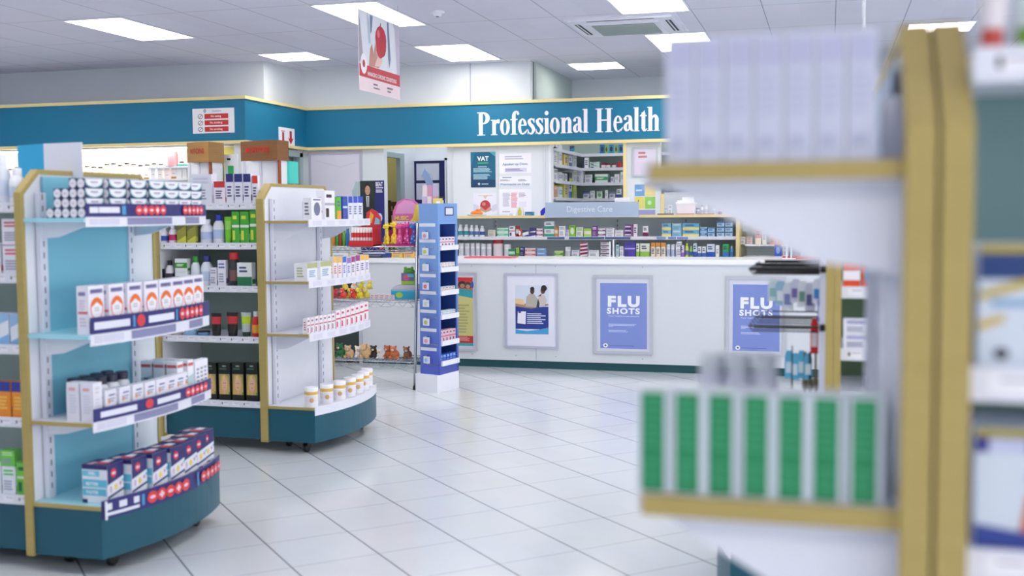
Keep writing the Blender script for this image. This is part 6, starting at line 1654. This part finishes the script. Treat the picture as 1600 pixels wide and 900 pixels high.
# right face: frame, shelves with lips
def lerp(p, q, k): return (p[0] + (q[0] - p[0]) * k, p[1] + (q[1] - p[1]) * k)
dirx = Vector((Cc[0] - B[0], Cc[1] - B[1])).normalized(); nx = Vector((dirx.y, -dirx.x))
LW = math.dist(B, Cc)
zsh = [aty(700, py, 9.08)[1] for py in (387, 421, 457, 494, 535, 566)]
b = MB()
top0 = aty(700, 350, 9.08)[1]
def wallq(k0, k1, z0, z1, m, d0=0, d1=.012):
    p, q = lerp(B, Cc, k0), lerp(B, Cc, k1)
    poly = [(p[0] + nx.x * d1, p[1] + nx.y * d1), (q[0] + nx.x * d1, q[1] + nx.y * d1), (q[0] + nx.x * d0, q[1] + nx.y * d0), (p[0] + nx.x * d0, p[1] + nx.y * d0)]
    b.prism(poly, 'z', z0, z1, m)
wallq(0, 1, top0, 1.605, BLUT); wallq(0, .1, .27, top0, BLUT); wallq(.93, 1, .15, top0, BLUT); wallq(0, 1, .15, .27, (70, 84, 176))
wallq(.35, .8, 1.5, 1.575, (60, 70, 110), .012, .014); wallq(.4, .75, 1.51, 1.565, (220, 224, 236), .014, .016)
part(b, 'front_frame', t)
for z in zsh:
    b = MB()
    b.prism([lerp(A2, B, .35), B, lerp(B, Cc, 1), lerp(D2, Cc, .6)], 'z', z - .012, z - .001, (226, 230, 242))
    wallq(.08, .97, z - .02, z + .022, (234, 236, 246), .012, .028)
    part(b, 'pocket_shelf', t)
pkc = [((236, 226, 236), 'pink and white', (214, 90, 130), .09), ((230, 226, 232), 'pale pink', (226, 200, 180), .06), ((226, 230, 236), 'cream and pink', (226, 180, 120), .05), ((222, 230, 236), 'white and teal', (110, 190, 180), .05), ((226, 190, 204), 'pink striped', (206, 70, 100), .11), ((40, 100, 200), 'bright blue', (190, 210, 240), .075)]
ang = math.atan2(dirx.y, dirx.x)
for k, z in enumerate(zsh):
    c, nm, a, h = pkc[k]
    for j in range(5):
        p = lerp(B, Cc, .16 + j * .17)
        x, y = p[0] - nx.x * .03, p[1] - nx.y * .03
        put(carton(LW * .155, .06, h, c, pat('txt' if k % 2 else 'two', a)), f'tw{k}', 'carton', (x, y, z + .0005), ang, f'{nm} small carton, {ORD[j]} from left, {ORD[k]} pocket down, blue tower', 'carton', 'small cartons in the blue tower pockets')
# left face: label strips and hanging blisters
hk = [(368, (206, 150, 170)), (393, (190, 214, 90)), (418, (220, 214, 226)), (447, (210, 110, 120)), (474, (190, 214, 206)), (503, (176, 190, 90)), (532, (222, 160, 160)), (562, (140, 190, 226))]
uA = Vector((B[0] - A2[0], B[1] - A2[1])).normalized(); angA = math.atan2(uA.y, uA.x)
nm8 = ['pink', 'lime', 'pale grey', 'red', 'pale green', 'olive', 'salmon', 'sky blue']
b = MB()
for k, (py, c) in enumerate(hk):
    z = aty(668, py - 16, 8.96)[1]
    p, q = lerp(A2, B, .04), lerp(A2, B, .92)
    n_ = Vector((uA.y, -uA.x))
    part(MB().prism([(p[0] + n_.x * .003, p[1] + n_.y * .003), (q[0] + n_.x * .003, q[1] + n_.y * .003), q, p], 'z', z - .011, z + .016, (222, 226, 240)), 'label_strip', t)
for k, (py, c) in enumerate(hk):
    z = aty(668, py, 8.96)[1]
    p = lerp(A2, B, .48); n_ = Vector((uA.y, -uA.x))
    hb = MB(); hb.tube([(p[0], p[1], z + .036), (p[0] + n_.x * .05, p[1] + n_.y * .05, z + .036)], .003, CHROME, 5); part(hb, 'hook', t)
    kd = carton(.06, .014, .058, (222, 222, 232), [('o', .5, .45, .32, .3, c), ('r', .1, .8, .9, .95, (226, 228, 238))])
    put(kd, None, 'blister_pack', (p[0] + n_.x * .03, p[1] + n_.y * .03, z - .028), angA, f'{nm8[k]} blister pack on the {ORD[k]} hook down, blue tower left side', 'pack', None)
# brochure stand behind the tower, on the counter
y = 10.80
t = thing('brochure_stand', 'clear brochure stand with pink leaflets under a curved blue-grey fin', 'brochure stand', (aty(677, 320, y)[0], y, CT))
xa, zt_ = aty(658, 264, y)
cxw = aty(677, 320, y)[0]
b = MB(); b.box(-.13, .02, 0, .10, .028, .62, GLASS); b.box(-.13, -.08, 0, .10, .03, .01, GLASS); b.build('acrylic_back', t)
b = MB()
poly = [(aty(px, py, y)[0] - cxw, aty(px, py, y)[1] - CT) for px, py in ((659, 275), (664, 263), (671, 272), (676, 285), (678, 300), (676, 310), (671, 296), (664, 282))]
b.prism(poly, 'y', -.01, .01, (128, 150, 190)); b.build('curved_fin', t)
for i in range(4):
    b = MB(); z = .26 + .115 * i
    for j in range(3):
        b.box(-.11 + j * .055, -.06 + i * .015, z, -.06 + j * .055, -.052 + i * .015, z + .13, [(226, 214, 224), (206, 150, 180), (190, 180, 214)][(i + j) % 3])
    b.build('leaflet_row', t)
b = MB(); b.box(-.12, -.075, 0, .10, -.06, .26, STEELW); b.build('front_plate', t)
x, z = aty(686, 318, 10.78)
t = thing('leaflet_holder', 'small yellow and green leaflet display right of the brochure stand', 'leaflet holder', (x, 10.74, CT))
b = MB(); b.box(-.045, -.01, 0, .06, .01, .58, (226, 230, 226)); b.box(-.045, -.012, .46, .055, -.01, .60, (222, 206, 110)); b.box(-.045, -.012, .35, .055, -.01, .46, (140, 200, 90)); b.box(-.01, -.014, .53, .03, -.012, .57, (236, 236, 240)); b.build('printed_card', t)
MB().box(-.06, -.04, 0, .07, .04, .012, GLASS).build('foot', t)
# navy cupboard in the alcove
y = 13.5
x0_, zt_ = aty(636, 252, y); x1_, _ = aty(695, 252, y)
t = thing('navy_cupboard', 'navy blue cupboard with white papers taped on it in the alcove', 'cupboard', ((x0_ + x1_) / 2, y, 0))
NVY = mat('navy_cupboard_paint', (18, 26, 92), .45)
part(MB().box(x0_, y, .05, x1_, y + .04, zt_, NVY), 'door', t)
part(MB().box(x0_ - .02, y - .01, 0, x0_, y + .04, zt_ + .03, WHITE).box(x1_, y - .01, 0, x1_ + .02, y + .04, zt_ + .03, WHITE).box(x0_ - .02, y - .01, zt_, x1_ + .02, y + .04, zt_ + .03, WHITE), 'surround', t)
xa, za = aty(651, 282, y); xb, zb = aty(686, 254, y)
b = MB(); b.box(xa, y - .004, za, xb, y, zb, (206, 210, 226)); part(b, 'taped_paper', t)
b = MB(); b.box(xa + .0, y - .006, zb - .01, xb, y - .004, zb, (60, 64, 80)); part(b, 'tape_strip', t)
xa, za = aty(651, 312, y); xb, zb = aty(686, 286, y)
part(MB().box(xa, y - .004, za, xb, y, zb, (212, 214, 228)), 'taped_paper', t)
part(MB().lathe([(.012, 0), (.012, .02)], CHROME, cx=aty(690, 283, y)[0], cy=y - .012, seg=10), 'keyhole_knob', t) if False else None
# small dark chair seen through the inner doorway
t = thing('wooden_chair', 'dark wooden chair back glimpsed inside the olive room', 'chair', (aty(620, 305, 13.9)[0], 13.9, 0))
BRN = (84, 56, 34)
for x in (-.18, .18):
    MB().box(x - .018, .16, 0, x + .018, .195, .95 + .75, BRN).build('rear_leg', t)
    MB().box(x - .018, -.2, 0, x + .018, -.165, .45, BRN).build('front_leg', t)
MB().box(-.2, -.22, .45, .2, .2, .49, BRN).build('seat', t)
b = MB()
for z in (1.62, 1.5): b.box(-.18, .165, z, .18, .185, z + .06, BRN)
for k in range(5): b.box(-.13 + k * .06, .168, .9, -.11 + k * .06, .182, 1.62, BRN)
b.build('backrest', t)
# poster stand on the counter: man in suit
y = 10.72
x0_, z0_ = aty(547, 360, y); x1_, z1_ = aty(600, 282, y)
t = thing('counter_poster_stand', 'upright poster of a man in a dark suit, marked BEAT', 'poster stand', ((aty(563, 300, y)[0] + x1_) / 2, y, CT))
w = x1_ - aty(563, 300, y)[0]; h = z1_ - CT
b = MB(); b.box(-w / 2, -.004, 0, w / 2, .004, h, (28, 30, 104)); 
v0 = .45
dec(b, -.004, -w / 2, 0, w, h, [('r', 0, .30, .62, 1, (30, 44, 44)), ('p', [(.03, .52), (.05, .72), (.22, .80), (.42, .80), (.60, .72), (.62, .52)], (22, 28, 32)), ('p', [(.27, .66), (.25, .80), (.38, .80), (.36, .66)], (206, 208, 214)), ('p', [(.30, .66), (.30, .79), (.34, .79), (.34, .66)], (60, 64, 70)),
     ('p', [(.19, .86), (.19, .95), (.31, .98), (.44, .95), (.44, .86)], (34, 28, 26)), ('o', .315, .875, .11, .062, (190, 144, 118)), ('r', .22, .885, .28, .889, (50, 34, 30)), ('r', .35, .885, .41, .889, (50, 34, 30)), ('r', .28, .845, .35, .849, (150, 90, 80)), ('r', .24, .58, .48, .585, (120, 130, 140)),
     ('r', .66, .90, .97, .912, (226, 226, 240)), ('t', .66, .84, .95, .885, 2, (214, 214, 234)), ('o', .80, .52, .12, .06, (190, 196, 226)), ('r', .7, .44, .86, .56, (206, 210, 232)), ('t', .1, .2, .8, .28, 2, (220, 220, 236)), ('o', .85, .15, .1, .05, (190, 60, 90))])
b.build('poster', t)
tm = text_mb('BEAT', .045, (232, 232, 244), bold=.02, w=w * .30)
tm.v = [(a + w * .31, b_ - .006, c + h * .925) for a, b_, c in tm.v]
tm.build('lettering', t)
MB().prism([(-w / 2 - .03, .12), (-w / 2, .12), (-w / 2, h - .01), (-w / 2 - .05, h - .01), (-w / 2 - .09, h - .10), (-w / 2 - .09, .2)], 'y', -.002, .004, mat('green_tinted_acrylic', (170, 190, 196), .1, alpha=.6)).build('acrylic_wing', t)
MB().box(-w / 2, -.06, -.0, w / 2, .06, .012, BLACK).build('foot', t)

# ------------------------------------------------------------------ left: lit perfume wall and cosmetics stands
t = thing('perfume_wall_unit', 'brightly lit white perfume shelving under the left fascia', 'shelving', (-8.5, 11.2, 0))
PW = 11.0
part(MB().box(-11.4, 11.42, 0, -6.9, 11.46, 2.30, mat('bright_white_backing', (250, 244, 232), .5, noise=0)), 'back_panel', t)
part(MB().box(-11.4, 11.0, 2.27, -6.3, 11.46, 2.305, WHITE), 'canopy', t)
LED = mat('warm_white_led', (255, 248, 236), emit=7)
part(MB().box(-11.3, 11.02, 2.255, -6.4, 11.06, 2.268, LED), 'light_strip', t)
part(MB().box(-11.3, 11.36, 2.02, -6.95, 11.40, 2.03, LED), 'light_strip', t)
for z in (1.93, 1.66, 1.35, 1.0):
    part(MB().box(-11.4, 11.12, z - .02, -6.9, 11.42, z, WHITE), 'shelf', t)
zt_ = 1.93
rr = random.Random(5)
for i in range(30):
    x = -9.55 + i * .088
    w = rr.choice((.055, .06, .068)); h = rr.uniform(.13, .19)
    c, nm = rr.choice([((250, 246, 246), 'white'), ((250, 240, 240), 'blush white'), ((244, 238, 226), 'ivory'), ((240, 244, 250), 'cool white'), ((246, 236, 216), 'cream')])
    kd = carton(w, .05, h, c, [('r', .2, .3, .8, .34, (200, 150, 150)), ('r', 0, 0, 1, .12, (190, 150, 90) if i % 4 == 0 else c)], top=None)
    cp_ = MB(); cp_.box(-w * .3, -.02, h - .001, w * .3, .02, h + .016, BLACK); kd.append(('black_cap', cp_))
    put(kd, None, 'perfume_carton', (x, 11.17, zt_ + .0005), 0, f'{nm} perfume carton on the lit wall shelf, {ORD[i]} from left', 'carton', 'perfume cartons on the lit shelf')
cap = MB(); cap.box(-.012, -.012, 0, .012, .012, .014, BLACK)
for i in range(22):
    kd = bottle(.022, .10 + .02 * (i % 3), (236, 226, 214), (24, 22, 24), capr=.6, caph=.25)
    put(kd, None, 'perfume_bottle', (-9.2 + i * .105, 11.30, zt_ + .001), 0, f'small perfume bottle behind the cartons on the lit shelf, {ORD[i]} from left', 'bottle', 'perfume bottles behind the cartons')
# tall tester things right end of the lit wall
x, z = aty(178, 244, 11.15)
def simple(mb, name, loc, label, cat): return tag(mb.build(name, None, loc), label, cat)
xx = aty(262, 240, 11.05)[0]
simple(MB().lathe([(.06, 0), (.06, .13), (.045, .155), (.0451, .16)], (226, 150, 160)), 'pink_canister', (xx, 11.15, 2.07), 'pink round canister near the fascia over the lit shelf', 'canister')
part(MB().box(xx - .3, 11.1, 2.05, xx + .3, 11.3, 2.069, WHITE), 'shelf', t)
for i in range(4):
    xx = aty(262 + i * 8, 260, 10.9)[0]
    simple(MB().box(-.035, -.03, 0, .035, .03, .16, (236, 236, 240)).box(-.035, -.031, .13, .035, -.03, .16, (60, 180, 160)).lathe([(.012, .05), (.012, .051)], BLACK), 'tester_carton', (xx, 11.16, 1.931), f'white tester carton with teal top, {ORD[i]} from left near wood headers', 'carton')
def header(px0, pxc, px1, pyt, pyb, y, wd_, words, txt, tpx0, tpx1, tcol, body_words):
    """curved wooden pelmet of a cosmetics stand: bowed front then a flat return"""
    xa, zt = aty(px0, pyt, y + .12); zt = aty(px0, pyt, y)[1]; xc, _ = aty(pxc, pyt, y); xb, _ = aty(px1, pyt, y); _, zb = aty(pxc, pyb, y)
    t = thing('cosmetics_stand', words, 'display stand', ((xa + xb) / 2, y, 0))
    n = 10
    fr = []
    for i in range(n + 1):
        k = i / n
        fr.append((xa + (xc - xa) * k, y + .14 * (1 - math.sin(k * math.pi / 2)) * 1.0))
    dy_ = atx(px1, pyt, xc)[0] - y
    plan_ = fr + [(xc + .005, y + dy_), (xa, y + dy_)]
    b = MB(); b.prism(plan_, 'z', zb, zt, wd_); pm = part(b, 'pelmet', t)
    # body below
    b = MB(); b.box(xa + .04, y + .08, 0, xc - .01, y + dy_ - .01, zb, WHITE)
    b.box(xa + .01, y + .145, 0, xa + .04, y + dy_ - .01, zb, (60, 34, 20)); part(b, 'cabinet', t)
    b = MB(); xm = xa + (xc - xa) * .5
    for q in (xa + .06, xm, xc - .05): b.box(q, y + .065, 1.0, q + .022, y + .08, zb, (206, 208, 222))
    b.box(xc - .01, y + .02, 0, xc + .006, y + .06, zb, (150, 74, 34)); part(b, 'front_rails', t)
    for z in (1.2, 1.5): part(MB().box(xa + .05, y + .03, z, xc - .01, y + .08, z + .015, WHITE), 'shelf', t)
    # lettering following the bow
    tx0_, tz = aty(tpx0, pyt + (pyb - pyt) * .62, y); tx1_, _ = aty(tpx1, pyt, y)
    hh = (zt - zb) * .27
    mb = text_mb(txt, hh, tcol, bold=.02, w=tx1_ - tx0_, align='LEFT')
    nv = []
    for a, b_, c in mb.v:
        x = tx0_ + a
        k = max(0, min(1, (x - xa) / (xc - xa)))
        nv.append((x, y + .14 * (1 - math.sin(k * math.pi / 2)) - .006, c + zb + (zt - zb) * .42))
    mb.v = nv
    part(mb, 'lettering', pm)
    return xa, xb, zb
header(290, 325, 349, 222, 253, 10.2, WOODH, 'left cosmetics stand with lighter curved wooden pelmet, red letters', 'NTONI', 290.5, 318, (176, 50, 36), '')
header(374, 433, 450, 220, 250, 9.7, WOODH2, 'right cosmetics stand with darker curved wooden pelmet, red letters', 'MONTONI', 376, 419, (206, 34, 30), '')
# things between and beside the two stands
x0_, z0_ = aty(352, 300, 10.6); x1_, z1_ = aty(371, 241, 10.6)
tag(MB().box(-(x1_ - x0_) / 2, -.01, 0, (x1_ - x0_) / 2, .01, z1_, (222, 226, 236)).box(-.03, -.0125, z1_ - .30, .035, -.01, z1_ - .12, (40, 176, 90)).box(-.04, -.0125, z1_ - .06, .0, -.01, z1_ - .04, BLACK).build('price_board', None, ((x0_ + x1_) / 2, 10.6, 0)), 'upright white board with green panel between the two cosmetics stands', 'board')
struct(MB().box(aty(349, 235, 11.2)[0], 11.2, 0, -6.24, 11.26, 2.30, mat('olive_yellow_panel', (196, 184, 96), .6)).build('wall_olive_panel'))
x0_, _ = aty(434, 250, 9.9); x1_, z1_ = aty(451, 250, 9.9)
t = thing('tester_cabinet', 'narrow cabinet with turquoise lit top right of the darker wooden pelmet', 'cabinet', ((x0_ + x1_) / 2, 10.0, 0))
w = x1_ - x0_
MB().box(-w / 2 + .005, -.08, 0, w / 2, .1, 1.8, (226, 226, 234)).build('body', t)
MB().box(-w / 2 + .005, -.085, 1.82, w / 2, .1, z1_ - .01, mat('turquoise_panel', (70, 206, 196), .3)).build('turquoise_top', t)
MB().box(-w / 2 + .02, -.083, 1.74, -w / 2 + .05, -.08, 1.77, BLACK).box(w / 2 - .05, -.083, 1.72, w / 2 - .02, -.08, 1.75, BLACK).build('tester_buttons', t)
x0_, _ = aty(327, 262, 10.7); x1_, z1_ = aty(348, 255, 10.7)
